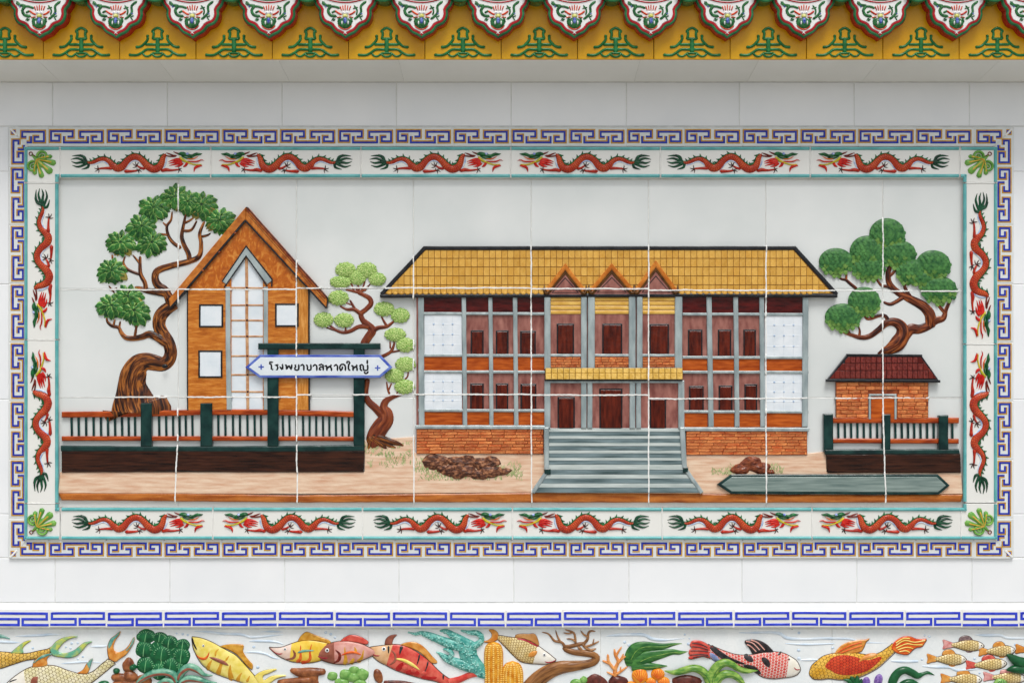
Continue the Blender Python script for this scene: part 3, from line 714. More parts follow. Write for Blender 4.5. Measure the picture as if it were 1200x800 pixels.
M_DOOR = mat('door_brown', (52, 12, 8), (104, 36, 20), (120, 40, 20), .3, .7, .15, .3, 60, detail=5)
M_ORANGE = mat('orange_panel', (142, 54, 10), (198, 98, 34), (22, 40, 130), .3, .7, .16, .2, 60, detail=6)
M_LATT = mat('white_lattice_panel', (216, 224, 230), (230, 235, 239), (30, 30, 30), rough=.14)
M_LBLUE = mat('pale_blue_line', (150, 176, 206), (196, 212, 228), (60, 60, 60), rough=.15)
M_RTILE = mat('yellow_roof_tile', (192, 138, 46), (224, 178, 88), (.6, .6, .5), .2, .8, .2, .1, 2, rnd=.06, bd=.1)
M_RJOINT = mat('roof_joint', (130, 84, 26), (160, 108, 40), (40, 40, 40), rough=.3)
M_SLAT = mat('yellow_slat', (206, 158, 66), (228, 186, 96), (30, 30, 60), rough=.2)
M_HROOF = mat('hut_roof_tile', (84, 20, 18), (132, 54, 44), (2.5, 2.5, 1), .3, .7, .18, .15, 3, rnd=.14, bd=.1)
M_GABLE = mat('gable_orange', (176, 96, 22), (210, 132, 50), (50, 50, 50), rough=.2)
M_GABD = mat('gable_dark', (70, 42, 12), (104, 66, 22), (50, 50, 50), rough=.22)
M_STEPL = mat('step_light', (150, 162, 158), (196, 204, 200), (10, 30, 90), .3, .7, .22, .2, 60, detail=5)
M_STEPD = mat('step_dark', (62, 82, 84), (126, 146, 150), (10, 30, 110), .3, .7, .2, .2, 60, detail=6)

def pl(name, loops, d0, d1, m, parent, bev=.6, wobble=.25, slope=None, smooth=False):
    return obj(name, plate(loops, d0, d1, bev, wobble, slope), m, parent, smooth)
def bar(name, pts, wd, d0, d1, m, parent, bev=.5, wobble=.25): return pl(name, stroke(dens(pts, 8, False), wd), d0, d1, m, parent, bev, wobble)
B_BRICK = unit_mesh('brick', M_BRICK, .05, .16)
def bricks(parent, x0, x1, y0, y1, rows, bl, d0, d1, skip=None, seed=0, gap=.55):
    rnd = random.Random(seed); h = (y1-y0)/rows
    for r in range(rows):
        x = x0-(rnd.random()*bl*.6 if r % 2 else 0)
        while x < x1-1:
            w_ = bl*rnd.uniform(.85, 1.15); a, b = max(x, x0), min(x+w_, x1)
            if b-a > 2.2:
                ya, yb = y0+h*r, y0+h*(r+1)
                segs = [(a, b)]
                if skip and yb > skip[1] and ya < skip[3]:
                    segs = [(p, q) for p, q in ((a, min(b, skip[0])), (max(a, skip[2]), b)) if q-p > 2]
                for p, q in segs: piece('brick', B_BRICK, parent, p+gap*.5, ya+gap*.45, q-gap*.5, yb-gap*.45, d0, d1+rnd.uniform(-.0005, .0006))
            x += w_

# ---- painted ground strip
gr = thing('ground', 600, 588, kind='structure')
def gslope(x, y): return -.008*max(0, min(1, (577-y)/60))
obj('ground_surface', plate([(427, 553), (427, 516), (486, 512), (486, 531), (803, 533), (946, 531.5), (969, 529), (969, 553), (1127, 553), (1128, 578.5), (960, 579), (600, 577), (340, 578.5), (68, 577.5), (70, 553)], -.001, .0125, .6, .3, gslope), M_GROUND, gr)
e = [(68, 577.3), (205, 577.8), (348, 580), (484, 578.5), (622, 577), (760, 577), (897, 579.5), (1034, 580), (1128.5, 579)]
obj('ground_edge', plate(e+[(1126.5, 588), (1000, 588.6), (897, 588.8), (622, 588.5), (484, 588.2), (348, 588.6), (209, 587.2), (72, 586)], -.001, .0130, 1.4, .4), M_GEDGE, gr)
M_GRASS = mat('painted_grass', (122, 144, 84), (190, 192, 140), (80, 80, 80), rough=.3)
g = []
rg = random.Random(3)
KG = kd(.02)
def blade(x, y, L, a, hw): 
    z = .0128+gslope(x, y)
    return ribbon([(x-hw, y), (x+L*math.sin(a)*.5-hw*.7, y-L*.5), (x+L*math.sin(a), y-L)], [(x+hw, y), (x+L*math.sin(a)*.5+hw*.7, y-L*.5), (x+L*math.sin(a)+.05, y-L)], z, .0006, 2, dref=.0125)
for (x0, x1, y0, y1, n) in ((487, 612, 549, 563, 340), (560, 612, 543, 560, 130), (428, 482, 518, 548, 260), (486, 520, 536, 553, 120), (834, 860, 545, 557, 90), (896, 918, 545, 555, 60)):
    for i in range(n):
        x, y = rg.uniform(x0, x1), rg.uniform(y0, y1)
        if noise.noise(Vector((x*.06, y*.12, 2))) < -.12: continue
        g.append(blade(x, y, rg.uniform(2.5, 5), rg.uniform(-.9, .9), rg.uniform(.35, .75)))
obj('painted_grass', join(*g), M_GRASS, gr, True, 'stuff')

# ---- gabled wooden house
gh = thing('gabled_house', 290, 480, 'brown wooden house with steep gable and tall white window behind the fence', 'house')
pl('wall_front', [(220, 480.5), (220, 330), (264, 282), (271, 322), (271, 480.5)], -.001, .010, M_WOOD, gh, .5, .15)
pl('wall_front', [(308, 480.5), (308, 322), (316, 288), (347.5, 322), (347.5, 480.5)], -.001, .010, M_WOOD, gh, .5, .15)
obj('gable_face', plate([[(220.5, 337), (287.6, 256.5), (347.2, 322), (347.2, 337), (309.5, 337), (309.5, 320), (288.3, 297), (269.5, 320), (269.5, 337)]], .0095, .0106, .3, .1), M_WOODD, gh)
pl('wall_side', [(348.2, 480.5), (348.2, 323), (361.5, 337.5), (362, 480.5)], -.001, .0096, M_WOODV, gh)
bar('corner_line', [(219.6, 338), (219.8, 480.5)], 1.5, .002, .0112, M_BLK, gh); bar('corner_line', [(361.8, 339), (362.2, 480.5)], 1.8, .002, .0105, M_BLK, gh)
LB_ = [(288, 242.5), (197.5, 350.5), (199.2, 361), (203, 357), (287.6, 257.5)]
RB_ = [(288.2, 242.5), (383.5, 349.5), (382.6, 361), (287.8, 257.5)]
rf = pl('barge_board', LB_, -.001, .018, M_BARGE, gh, 1.0); r2 = pl('barge_board', RB_, -.001, .0182, M_BARGE, gh, 1.0)
bar('upper_board', [(289.3, 244.5), (381.8, 348.6)], 4.0, .012, .0205, M_BARGE2, r2); bar('board_groove', [(291, 252), (381, 354)], .9, .016, .0187, M_BLK, r2); bar('edge_line', [(288.6, 242.6), (384, 349.5), (382.8, 361)], 1.2, .006, .0212, M_BLK, r2)
bar('edge_line', [(199.4, 361), (287.4, 258.3)], 2.4, .004, .0188, M_BLK, rf); bar('edge_line', [(287.4, 258.3), (382.4, 361)], 1.8, .004, .0190, M_BLK, r2)
for x, y in ((275.5, 273), (257, 295.5), (237.5, 317)): obj('peg', dome(ell(x, y, 2.2, 1.6, 9), .016, .004, 3), M_BARGE2, rf, True)
tw = pl('tall_window', [(269.5, 480.3), (269.5, 321), (288.3, 298), (309, 321), (309, 480.3)], -.001, .0055, M_PANE, gh)
bar('chevron', [(262.8, 331.5), (288.4, 294), (315.8, 331)], 7.0, .002, .0138, M_GREY, tw)
bar('chevron_line', [(260.5, 329.5), (288.4, 288.6), (318.6, 327), (318.3, 335.5)], 1.6, .004, .0146, M_BLK, tw); bar('chevron_line', [(262.6, 336.5), (288.3, 299.6), (313, 335.5)], 1.4, .004, .0144, M_BLK, tw)
bar('jamb', [(267.0, 336), (267.2, 400), (268.4, 480)], 5.6, .002, .0124, M_GREY, tw); bar('jamb', [(311.2, 336), (311.4, 480)], 5.2, .002, .0124, M_GREY, tw)
M_MULL = mat('mullion_brown', (176, 120, 76), (206, 164, 124), (60, 60, 60), rough=.25)
bar('mullion', [(288.8, 301), (289.2, 380), (290.4, 480)], 3.4, .004, .0078, M_MULL, tw)
for y in (337.2, 357.4, 375.2, 394, 417, 439, 458.8):
    bar('glazing_bar', [(270.5, y), (309.5, y+.2)], 2.0, .004, .0072, M_MULL, tw)
    obj('knot', dome(ell(289.2+(y-340)*.008, y, 1.6, 1.4, 8), .0072, .0022, 3), M_DOOR, tw, True)
for x0, y0, x1, y1 in ((233, 356.5, 261.5, 383.5), (322.3, 355.5, 350, 382.8), (232.2, 410.5, 260.5, 442.5)):
    wn = pl('window', [rect(x0, y0, x1, y1), rect(x0+2, y0+2, x1-2, y1-2)], .006, .0132, M_BLK, gh, .5)
    pl('pane', rect(x0+1.6, y0+1.6, x1-1.6, y1-1.6), .004, .0118, M_PANE, wn, .3)

# ---- fences
def fence(name, label, x, rails, posts, bals, ledge, base, yb):
    f = thing(name, x, 554, label, 'fence', 'fences in the mural')
    for i, (pts, wd) in enumerate(rails): bar('rail', pts, wd, -.001, .0105, M_RAIL, f, 1.2)
    for bx in bals: bar('baluster', [(bx, yb[0]), (bx+.4, yb[1])], 2.4, -.001, .0072, M_PGREEN, f, .6)
    for (a, b, t, l) in posts:
        p = pl('post', [(a, t+.4), (b, t), (b, l), (a, l)], -.001, .0175, M_PGREEN, f, 1.2)
    pl('ledge', ledge, -.001, .0170, M_PGREEN, f, 1.5, .35)
    pl('base_board', base, -.001, .0145, M_BASE, f, 1.0, .35)
    return f
bl = [83.4, 91.6, 100.4, 109.2, 117.8, 126, 134.3, 142.5, 150.2, 157.6, 186, 194.2, 202.4, 210, 217.2, 225, 255.4, 263.6, 272.6, 280.8, 289.6, 298, 305.4, 331.2, 338.8, 346.8, 354.8, 362.4, 370.2, 378.2, 385.6, 393.4, 400.8, 408.4]
fence('post_rail_fence', 'long green and brown railing fence in front of the gabled house', 248,
      [([(72, 485.8), (164, 484.8), (234, 482.8), (316, 482.8), (427, 485.5)], 6.6), ([(72, 513.6), (230, 513.6), (427, 514)], 5.4)],
      [(164.6, 177.6, 472, 523), (234.6, 248.4, 472, 523)], bl,
      [(71, 522), (200, 523), (347, 522), (427, 521), (427, 528), (345, 529), (209, 528.6), (71, 528.5)], [(72, 528.2), (427, 528), (426, 552.5), (345, 553), (209, 552.4), (72, 553.2)], (486, 513))
bl = [982.5, 990.2, 997.5, 1005, 1012.5, 1020.2, 1028, 1049.4, 1057, 1064.3, 1071.5, 1079, 1086.6, 1094.3, 1116.2]
fence('post_rail_fence', 'short green and brown railing fence in front of the brick hut', 1046,
      [([(975, 492.2), (1124, 492.6)], 6.4), ([(975, 516.4), (1124, 516.8)], 5.6)],
      [(965.6, 976.6, 484.4, 527), (1034.3, 1043.8, 485, 527), (1100.6, 1111.6, 486.4, 527)], bl,
      [(966, 526.2), (1124, 526), (1125.5, 531.6), (967, 532.4)], [(968.2, 532), (1125.5, 531.4), (1126.5, 553.8), (970, 553.8)], (493, 516))

# ---- name sign on two posts
sg = thing('name_sign', 373, 523, 'white arrow-ended name board with blue edge hung on green post frame', 'sign')
for a, b in ((313.2, 326.2), (414.2, 427)): pl('post', rect(a, 405, b, 523), -.001, .0180, M_PGREEN, sg, 1.2)
pl('cross_beam', rect(302.4, 402, 445.6, 409.2), .005, .0205, M_PGREEN, sg, 1.2)
BD = [(287.2, 430.2), (304.2, 415.6), (445.4, 415.6), (459.8, 430.4), (445.4, 442.6), (304.2, 442.6)]
M_SIGNB = mat('sign_blue', (52, 74, 168), (110, 132, 204), (22, 22, 90), rough=.18)
bo = pl('board', BD, .01, .0230, M_SIGNB, sg, .8, .15)
BI = inset(BD if area(BD) > 0 else BD[::-1], 2.7)
pl('board_face', BI, .0222, .0234, M_PANE, bo, .4, .1)
M_INK = mat('black_lettering', (8, 10, 14), rough=.3, bump=0)
TH_ = [[(319.7, 424.3), (316, 424.2), (315.3, 425.4), (317.4, 426.4), (318.1, 428.5), (318.1, 432.3), (319.6, 433.2), (320, 432)], [(326.2, 427.3), (322.6, 427.6), (325.3, 428.9), (325.4, 432.3), (323.6, 433.3)], [(330, 427.5), (331.1, 426.8), (331, 432.9), (327.9, 429.4)],
       [(334.1, 427.2), (335.5, 428), (336, 432.8), (338.4, 428), (341.1, 432.8), (342, 427)], [(346.8, 427.2), (345.5, 428), (346.8, 429.9), (345.5, 430.7), (345.8, 433.1), (349.8, 433.1), (350.1, 427)], [(352.3, 428.5), (354.2, 426.9), (356, 428.3), (356, 433.8)],
       [(358.8, 427.3), (360.4, 428.8), (360.4, 433.1), (364.2, 433.1), (364.2, 427)], [(366.6, 429.4), (369, 427.1), (371.2, 428.8), (371.2, 434)], [(373.5, 428.1), (376.4, 426.7), (378.7, 428.1), (378.7, 433.8)], [(378.7, 430.2), (375.8, 429.6), (374.1, 432), (374.7, 433.7), (376.3, 432.5)],
       [(380.8, 429), (382.5, 428.2), (383.1, 433.8)], [(383.1, 431.9), (385.8, 429.3), (388.1, 428.7), (387.8, 427.2)], [(386.3, 429.6), (388.2, 431), (388.4, 433.8)], [(391.6, 429), (393.6, 427), (395.4, 428.7), (395.4, 434)],
       [(399.2, 434), (398, 430.2), (399.8, 427), (402.7, 426.7), (404.7, 429), (404.7, 434)], [(401.2, 429.7), (401, 431.9), (399.2, 434)], [(407.3, 425.8), (405.9, 424.3), (407.9, 423.1), (410, 424.6), (408.5, 427.8), (408.5, 432.8), (410.5, 433.7)],
       [(412, 428.4), (413.5, 428.6), (413.8, 433.8)], [(413.8, 431.9), (416.1, 429.6), (418.4, 429), (417.8, 427.4)], [(416.7, 429.6), (418.3, 431), (418.4, 433.8)], [(421.3, 428.7), (423.7, 426.9), (425.7, 428.7), (426.2, 433.4), (430.7, 433.4), (430.7, 427.3)],
       [(422.5, 429), (422.3, 432.5), (424, 434)], [(426.9, 435.7), (427.8, 437.2), (430.1, 437.2), (431.3, 435.4)], [(430.4, 422.4), (430.4, 425.4)]]
kS = .0234
obj('lettering', join(*[loft(caps([(x, y, 1.18) for x, y in l]), kS-.0002, .0008, m=4, dref=.0234) for l in TH_]), M_INK, bo, True)
for x, y in ((306, 429.8), (442.5, 431)): obj('blue_cross', join(plate(stroke([(x-3.2, y), (x+3.2, y)], 1.6), .0222, .0239, .2), plate(stroke([(x, y-3.2), (x, y+3.2)], 1.6), .0222, .0241, .2)), M_SIGNB, bo)

# ---- blank arrow board
ab = thing('arrow_board', 977, 579, 'long blank grey-green arrow-ended board with dark edge lying on the ground strip', 'sign board')
AO = [(840.4, 567.4), (856.7, 555.6), (1099, 555.4), (1113.2, 568.6), (1100, 579.4), (856.7, 578.4)]
M_ABF = mat('grey_green_glaze', (96, 116, 112), (140, 156, 150), (10, 30, 130), .3, .7, .2, .2, 60, detail=6)
b_ = pl('edge', AO, .0, .0205, M_PGREEN, ab, 1.0, .25); pl('face', inset(AO if area(AO) > 0 else AO[::-1], 3.0), .015, .0212, M_ABF, b_, .4, .2)

# ---- brick hut
hu = thing('brick_hut', 1034, 490, 'small orange brick hut with dark red tiled roof behind short fence', 'hut')
pl('wall', rect(979.8, 446, 1088, 491), -.001, .0088, M_MORT, hu, .4)
bricks(hu, 980, 1087.8, 447.5, 489.8, 9, 12.5, .008, .0112, (1017.5, 460.5, 1051.5, 495), 5)
dr = pl('door', rect(1020.5, 464, 1048.5, 491), .005, .0104, M_ORANGE, hu); bar('door_frame', [(1019.4, 491), (1019.4, 462.6), (1049.6, 462.6), (1049.6, 491)], 2.4, .005, .0130, M_GREY, dr)
bar('door_joint', [(1034.5, 465), (1034.5, 490)], .8, .009, .0108, M_MORT, dr)
HR = [(993, 415.5), (1080, 416.3), (1101, 446.5), (968.6, 446)]
hr = pl('roof', HR, -.001, .0150, M_BLK, hu, .8)
B_HT = unit_mesh('roof_tile', M_HROOF, .07, .05, .25)
def clip(poly, n, c):
    out = []
    for i in range(len(poly)):
        a, b = poly[i-1], poly[i]; da, db = a[0]*n[0]+a[1]*n[1]-c, b[0]*n[0]+b[1]*n[1]-c
        if (da <= 0) != (db <= 0): t = da/(da-db); out.append((a[0]+(b[0]-a[0])*t, a[1]+(b[1]-a[1])*t))
        if db <= 0: out.append(b)
    return out
def roof_tiles(parent, quad, x0, dx, ys, d0, d1, unit, m, gap=.35, holes=(), rnd=random.Random(2), drise=0.0):
    (ax, ay), (bx, by), (cx, cy), (ex, ey) = quad      # tl, tr, br, bl
    for r in range(len(ys)-1):
        ya, yb = ys[r]+gap*.6, ys[r+1]-gap*.6
        def xl(y): return ax+(ex-ax)*(y-ay)/(ey-ay)
        def xr(y): return bx+(cx-bx)*(y-by)/(cy-by)
        dd = d0+drise*r
        x = x0
        while x < max(xr(ya), xr(yb)):
            a, b = x+gap*.5, x+dx-gap*.5; x += dx
            if b < min(xl(ya), xl(yb)) or a > max(xr(ya), xr(yb)): continue
            poly = [(a, ya), (b, ya), (b, yb), (a, yb)]; full = True
            inside = a > max(xl(ya), xl(yb)) and b < min(xr(ya), xr(yb))
            if not inside:
                for (p, q, s) in (((ax, ay), (ex, ey), 1), ((bx, by), (cx, cy), -1)):
                    n = (-(q[1]-p[1])*s, (q[0]-p[0])*s); n = (-abs(n[0]) if s > 0 else abs(n[0]), 0)
                    ddx, ddy = q[0]-p[0], q[1]-p[1]
                    nn = (-ddy, ddx) if s > 0 else (ddy, -ddx)
                    poly = clip(poly, nn, nn[0]*p[0]+nn[1]*p[1])
                    if len(poly) < 3: break
            if len(poly) < 3 or abs(area(poly)) < 3: continue
            skip = False
            for (hx, hy, hw, hh) in holes:
                mx_, my_ = (a+b)/2, (ya+yb)/2
                if my_ > hy and abs(mx_-hx) < (my_-hy)/hh*hw-3: skip = True
            if skip: continue
            if inside: piece('roof_tile', unit, parent, a, ya, b, yb, dd, dd+d1+rnd.uniform(-.0003, .0004))
            else: obj('roof_tile', plate(poly, dd, dd+d1-.0006, .3), m, parent)
HQ = [(994.2, 418), (1079, 418.4), (1097.6, 443.6), (972.6, 443.2)]
roof_tiles(hr, HQ, 972, 6.1, [418, 425.5, 434, 443.6], .0140, .0040, B_HT, M_HROOF)
bar('ridge_line', [(992, 415.8), (1081, 416.6)], 2.6, .01, .0185, M_BLK, hr); bar('eave_line', [(968, 445.6), (1102, 446.6)], 3.0, .01, .0192, M_BLK, hr)

# ---- main two-storey building
mb = thing('two_storey_building', 716, 577, 'long two-storey building with yellow tiled roof, three small gables and grey stairs', 'building')
pl('back_wall', [(488, 345), (946, 345), (946, 503), (488, 503)], -.001, .0065, M_MAUVE, mb, .4)
# brick base left and right
for (x0, x1, y0, y1, sd_) in ((488, 637, 502, 531.6, 1), (804, 946, 504.5, 533, 2)):
    q = pl('brick_base', rect(x0, y0-2, x1, y1), -.001, .0095, M_MORT2 if sd_ == 9 else M_MORT, mb, .4)
    bricks(q, x0+.2, x1-.2, y0+.4, y1-.2, 8, 14.5, .009, .0118, None, sd_, .5)
def lattice(x0, y0, x1, y1):
    p = pl('lattice_panel', rect(x0, y0, x1, y1), .004, .0095, M_LATT, mb, .4)
    g = []
    for i in (1, 2, 3):
        xx = x0+(x1-x0)*i/4; yy = y0+(y1-y0)*i/4
        g.append(plate(stroke([(xx, y0+.6), (xx, y1-.6)], .8), .009, .0101, .2)); g.append(plate(stroke([(x0+.6, yy), (x1-.6, yy)], .8), .009, .0099, .2))
    obj('lattice_lines', join(*g), M_LATT, p)
    for i in (1, 2, 3):
        for j in (1, 2, 3): obj('lattice_knob', dome(ell(x0+(x1-x0)*i/4, y0+(y1-y0)*j/4, 1.3, 1.2, 8), .0095, .0018, 3), M_LBLUE, p, True)
def window(x0, y0, x1, y1, d=.0065, m=M_DOOR):
    wn = pl('window', rect(x0, y0, x1, y1), d-.003, d+.0022, M_BLK, mb, .4)
    pl('shutter', rect(x0+1.6, y0+1.7, x1-1.6, y1-.4), d-.001, d+.0034, m, wn, .5)
def wing(cols, beams, cells, win_u, win_l, white, fl):
    for (a, b) in cells:
        for (y0, y1, m, nm) in ((347, 367, M_MAROON, 'transom_panel'), (beams[1]+1, beams[2]-1, M_ORANGE, 'spandrel_panel'), (beams[3]+1, beams[4]-1, M_ORANGE, 'spandrel_panel')):
            pl(nm, rect(a-.6, y0, b+.6, y1), .004, .0088, m, mb, .5)
    lattice(white[0]-.3, beams[0]+.5, white[1]+.3, beams[1]-.5); lattice(white[0]-.3, beams[2]+.5, white[1]+.3, beams[3]-.5)
    for (a, b, t) in win_u: window(a, t, b, beams[1]-1.2)
    for (a, b, t) in win_l: window(a, t, b, beams[3]-1.2)
    for (a, b, t) in cols: bar('column', [(t[0], 346), (t[1], 500)], b-a, .003, .0150, M_GREY, mb, .9)
    x0, x1 = fl
    for y in beams[:4]: bar('beam', [(x0, y), (x1, y+.3)], 3.2, .003, .0132, M_GREY, mb, .7)
    bar('beam', [(x0-3.5, beams[4]+1.2), (x1+1, beams[4]+1.6)], 4.4, .002, .0158, M_GREY, mb, .9)
wing([(490, 496.6, (493.3, 494)), (541, 546, (543.5, 545)), (572.3, 577, (574.6, 576)), (601, 606, (603.5, 605))], [367.2, 416.3, 435.5, 480.7, 499],
     [(496.8, 541), (546.4, 572.4), (577.4, 601.2), (606.4, 638)], [(551.5, 566.8, 387), (581, 596, 387), (609.6, 628, 387.5)], [(551, 566.8, 449), (581, 595.6, 449), (610, 628.6, 449.5)], (497.5, 541), (490, 639))
wing([(828, 834, (831, 833.5)), (859.5, 865, (862.3, 864)), (890, 895.4, (892.7, 894)), (941, 947.7, (944.3, 943.5))], [368, 418.6, 435.8, 482.2, 501.5],
     [(799, 828.4), (834.4, 860), (865.4, 890.4), (896, 941)], [(806.2, 823.2, 386), (841.2, 857, 386), (871.2, 886, 386)], [(807.5, 824.8, 452), (842.2, 858.4, 451.5), (872.4, 887.4, 450)], (896.5, 941), (800, 947.5))
# roof
rq = [(499.5, 292.6), (929.5, 293), (974.5, 343.6), (451.5, 343.4)]
ro = pl('roof', [(496.5, 291), (932, 291), (978.5, 345.5), (447.5, 345.5)], -.001, .0165, M_RJOINT, mb, .8)
B_RT = unit_mesh('roof_tile', M_RTILE, .025, .02, .3)
GB = [(662.4, 310, 24.4, 35.4), (717, 309.6, 26.8, 35.4), (768.6, 306.6, 25.6, 38.4)]
roof_tiles(ro, rq, 452, 7.15, [292.8, 302.7, 312.8, 323.2, 333.6, 343.8], .0152, .0040, B_RT, M_RTILE, .42, [(a, b+5, c, d_) for a, b, c, d_ in GB])
bar('ridge_border', [(446.5, 345), (497.4, 290.6), (931.6, 290.6), (981, 345)], 4.4, .002, .0215, M_BLK, ro, 1.2)
bar('eave_border', [(445.2, 346.8), (640, 346.2), (800, 345.6), (981.6, 346.4)], 4.2, .002, .0212, M_BLK, ro, 1.2)
for i in range(70):
    x = 456+i*7.15
    if 640 < x < 798 or x > 970: continue
    obj('eave_scallop', dome(ell(x, 343.6, 2.7, 1.7, 9), .0195, .0022, 3), M_RTILE, ro, True)
# centre bay: upper storey
for (x0, x1) in ((645, 681), (697, 737), (753, 791)):
    pl('upper_wall', rect(x0-1, 344, x1+1, 416), .004, .0115, M_MAUVE, mb, .4)
    for k in range(4): pl('yellow_slat', rect(x0-.3, 348.2+k*5.1, x1+.3, 352.7+k*5.1), .008, .0142, M_SLAT, mb, .9)
    bar('sill', [(x0-.8, 416.2), (x1+.8, 416.4)], 3.0, .005, .0148, M_GREY, mb, .7)
    q = pl('balustrade', rect(x0-.6, 417.8, x1+.6, 432), .004, .0122, M_MORT, mb, .3)
    bricks(q, x0, x1, 418.2, 430.6, 4, 8.6, .0118, .0142, None, int(x0), .5)
window(652.4, 379, 672.8, 414.5, .0115); window(705.8, 379, 729.2, 414.5, .0115); window(761, 379.4, 784, 414.6, .0115)
for (a, b) in ((638, 645.2), (681, 687.6), (689, 697), (737, 744.8), (746.4, 753), (791, 799.6)): pl('upper_column', rect(a, 345, b, 432.5), .004, .0192, M_GREY, mb, 1.0)
for gx, gy, hw, hh in GB:
    yb = gy+hh
    ga = pl('gable', [(gx, gy+2), (gx+hw-2, yb), (gx-hw+2, yb)], .008, .0208, M_MAUVE, mb, .6)
    tri = [(gx-hw*.66, yb-2.2), (gx, gy+hh*.42), (gx+hw*.66, yb-2.2)]; tri = tri if area(tri) > 0 else tri[::-1]
    obj('inner_line', plate([tri, inset(tri, 1.0)], .018, .0214, .15), M_BLK, ga)
    bar('gable_inner_board', [(gx-hw*.86, yb-1), (gx, gy+8.6), (gx+hw*.86, yb-1)], 3.6, .015, .0232, M_GABD, ga, .8)  # dark brown inner board below the orange one
    bar('gable_board', [(gx-hw*.9, yb-4.5), (gx, gy+2.6), (gx+hw*.9, yb-4.5)], 4.8, .012, .0268, M_GABLE, ga, 1.2)
    for s in (-1, 1):
        obj('finial', loft([(gx+s*hw*.74, yb-6, 1.6), (gx+s*hw*.9, yb-1.8, 2.6), (gx+s*(hw*1.0), yb-5.4, 2.0), (gx+s*hw*.99, yb-13.6, .3)], .012, .016, n=14), M_GABD, ga, True)
# awning over the entrance
aw = pl('awning', [(640, 431), (798.6, 430.5), (800.2, 446), (638, 446)], .004, .0225, M_BLK, mb, .5)
B_AT = unit_mesh('awning_tile', mat('awning_tile_yellow', (206, 162, 66), (232, 192, 104), (1, 1, 1), rough=.2, rnd=.05, bsc=3, bd=.1), .06, .08, .3)
for r, (ya, yb) in enumerate(((431.2, 437.2), (437.4, 444.4))):
    for i in range(23): piece('awning_tile', B_AT, aw, 639.2+i*7+.15, ya, 639.2+(i+1)*7-.25, yb, .0205+.002*r, .0255+.002*r)
# ground floor
for (x0, x1) in ((645, 681), (694, 738), (751, 795.5)): pl('lower_wall', rect(x0-1, 446, x1+1, 502), .004, .0100, M_MAUVE, mb, .4)
for (a, b, t, nm) in ((653.4, 673.6, 464.5, 'door'), (702.4, 729.4, 455, 'door'), (761.4, 780.6, 466, 'door')):
    dn = pl(nm, rect(a, t, b, 501.5), .006, .0122, M_BLK, mb, .4); pl('door_leaf', rect(a+1.6, t+1.8, b-1.6, 501.4), .01, .0136, M_DOOR, dn, .5)
for (a, b) in ((638, 645), (681, 687.3), (688.5, 694.2), (738, 744.5), (745.7, 751.2), (795, 802)): pl('lower_column', rect(a, 445.5, b, 502), .004, .0168, M_GREY, mb, 1.0)
pl('lintel', rect(639, 446.2, 800, 448.6), .004, .0174, M_GREY, mb, .5)
# stairs
st = pl('stair_core', [(643, 501.5), (800, 501.5), (805, 549), (823, 576.6), (625, 576.6), (643, 549)], -.001, .0120, M_STEPD, mb, .4)
SY = [(502, 505.6, 510.6), (510.6, 513.8, 518.8), (518.8, 522.2, 527.6), (527.6, 530.8, 536.4), (536.4, 539.2, 544.2), (544.2, 550, 555.8), (555.8, 560.2, 566.2), (566.2, 570.8, 577)]
def lx(y): return 643.4 if y < 549 else 643.4-(y-549)*.66
def rx_(y): return 797.6+(y-502)*.09 if y < 549 else 801.8+(y-549)*.72
dprev = .0125
for i, (a, b, c) in enumerate(SY):
    dn = dprev+.0015
    k = kd(dn)
    t = obj('tread', ([P(lx(a), a, dprev, k), P(rx_(a), a, dprev, k), P(rx_(b), b, dn, k), P(lx(b), b, dn, k), P(lx(a), a, 0, k), P(rx_(a), a, 0, k), P(rx_(b), b, 0, k), P(lx(b), b, 0, k)],
        [(0, 1, 2, 3), (0, 4, 5, 1), (1, 5, 6, 2), (3, 7, 4, 0)]), M_STEPL, mb)
    obj('riser', plate([(lx(b), b), (rx_(b), b), (rx_(c), c), (lx(c), c)], 0, dn-.0006, .5, .3), M_STEPD, mb)
    dprev = dn-.0003
bar('stair_rail', [(640.6, 500.5), (640.6, 550)], 5.6, .002, .0225, M_GREY, mb, 1.2); bar('stair_rail', [(799.6, 500.5), (802.4, 548.5)], 5.8, .002, .0225, M_GREY, mb, 1.2)
pl('rail_block', rect(637.8, 549, 645.2, 556), .002, .0245, M_PGREEN, mb, .8); pl('rail_block', rect(800.6, 547.4, 806.6, 553.6), .002, .0245, M_PGREEN, mb, .8)
bar('lower_rail', [(641, 552.5), (624.4, 577)], 4.4, .002, .0240, M_GREY, mb, 1.0); bar('lower_rail', [(804.4, 551), (822.6, 577.2)], 4.6, .002, .0240, M_GREY, mb, 1.0)

# ---- rock piles
M_ROCK = mat('brown_rock_glaze', (60, 34, 24), (164, 112, 78), (90, 90, 140), .36, .64, .4, .8, 160, detail=8, c3=(104, 62, 42))
M_ROCKR = mat('red_brown_rock_glaze', (80, 32, 18), (150, 80, 48), (70, 70, 110), .34, .66, .25, .5, 120, detail=7)
def rocks(name, label, x, y, l, m, d0=.008):
    t = thing(name, x, y, label, 'rocks', 'rock piles in the mural')
    for i, (cx, cy, rx, ry, h) in enumerate(l): obj('rock', dome(ell(cx, cy, rx*1.16, ry*1.16, 15, .42, i*3.1), d0-.004, h*.7+.004, 6, .0042, i*5.0, .75), m, t, False)
rocks('rock_pile', 'larger pile of brown rocks in painted grass before the left brick base', 540, 560, [(509, 541.5, 16, 9, .010), (517, 548.5, 10, 4.6, .010), (569, 543.5, 16, 9.6, .010), (541, 541.5, 17, 8.5, .013), (529, 552, 12, 7.5, .013), (542, 551, 18, 10.5, .016), (562, 556.5, 13, 5.4, .015), (575, 553, 16, 7.4, .016), (590, 552.4, 12, 4.8, .011)], M_ROCK)
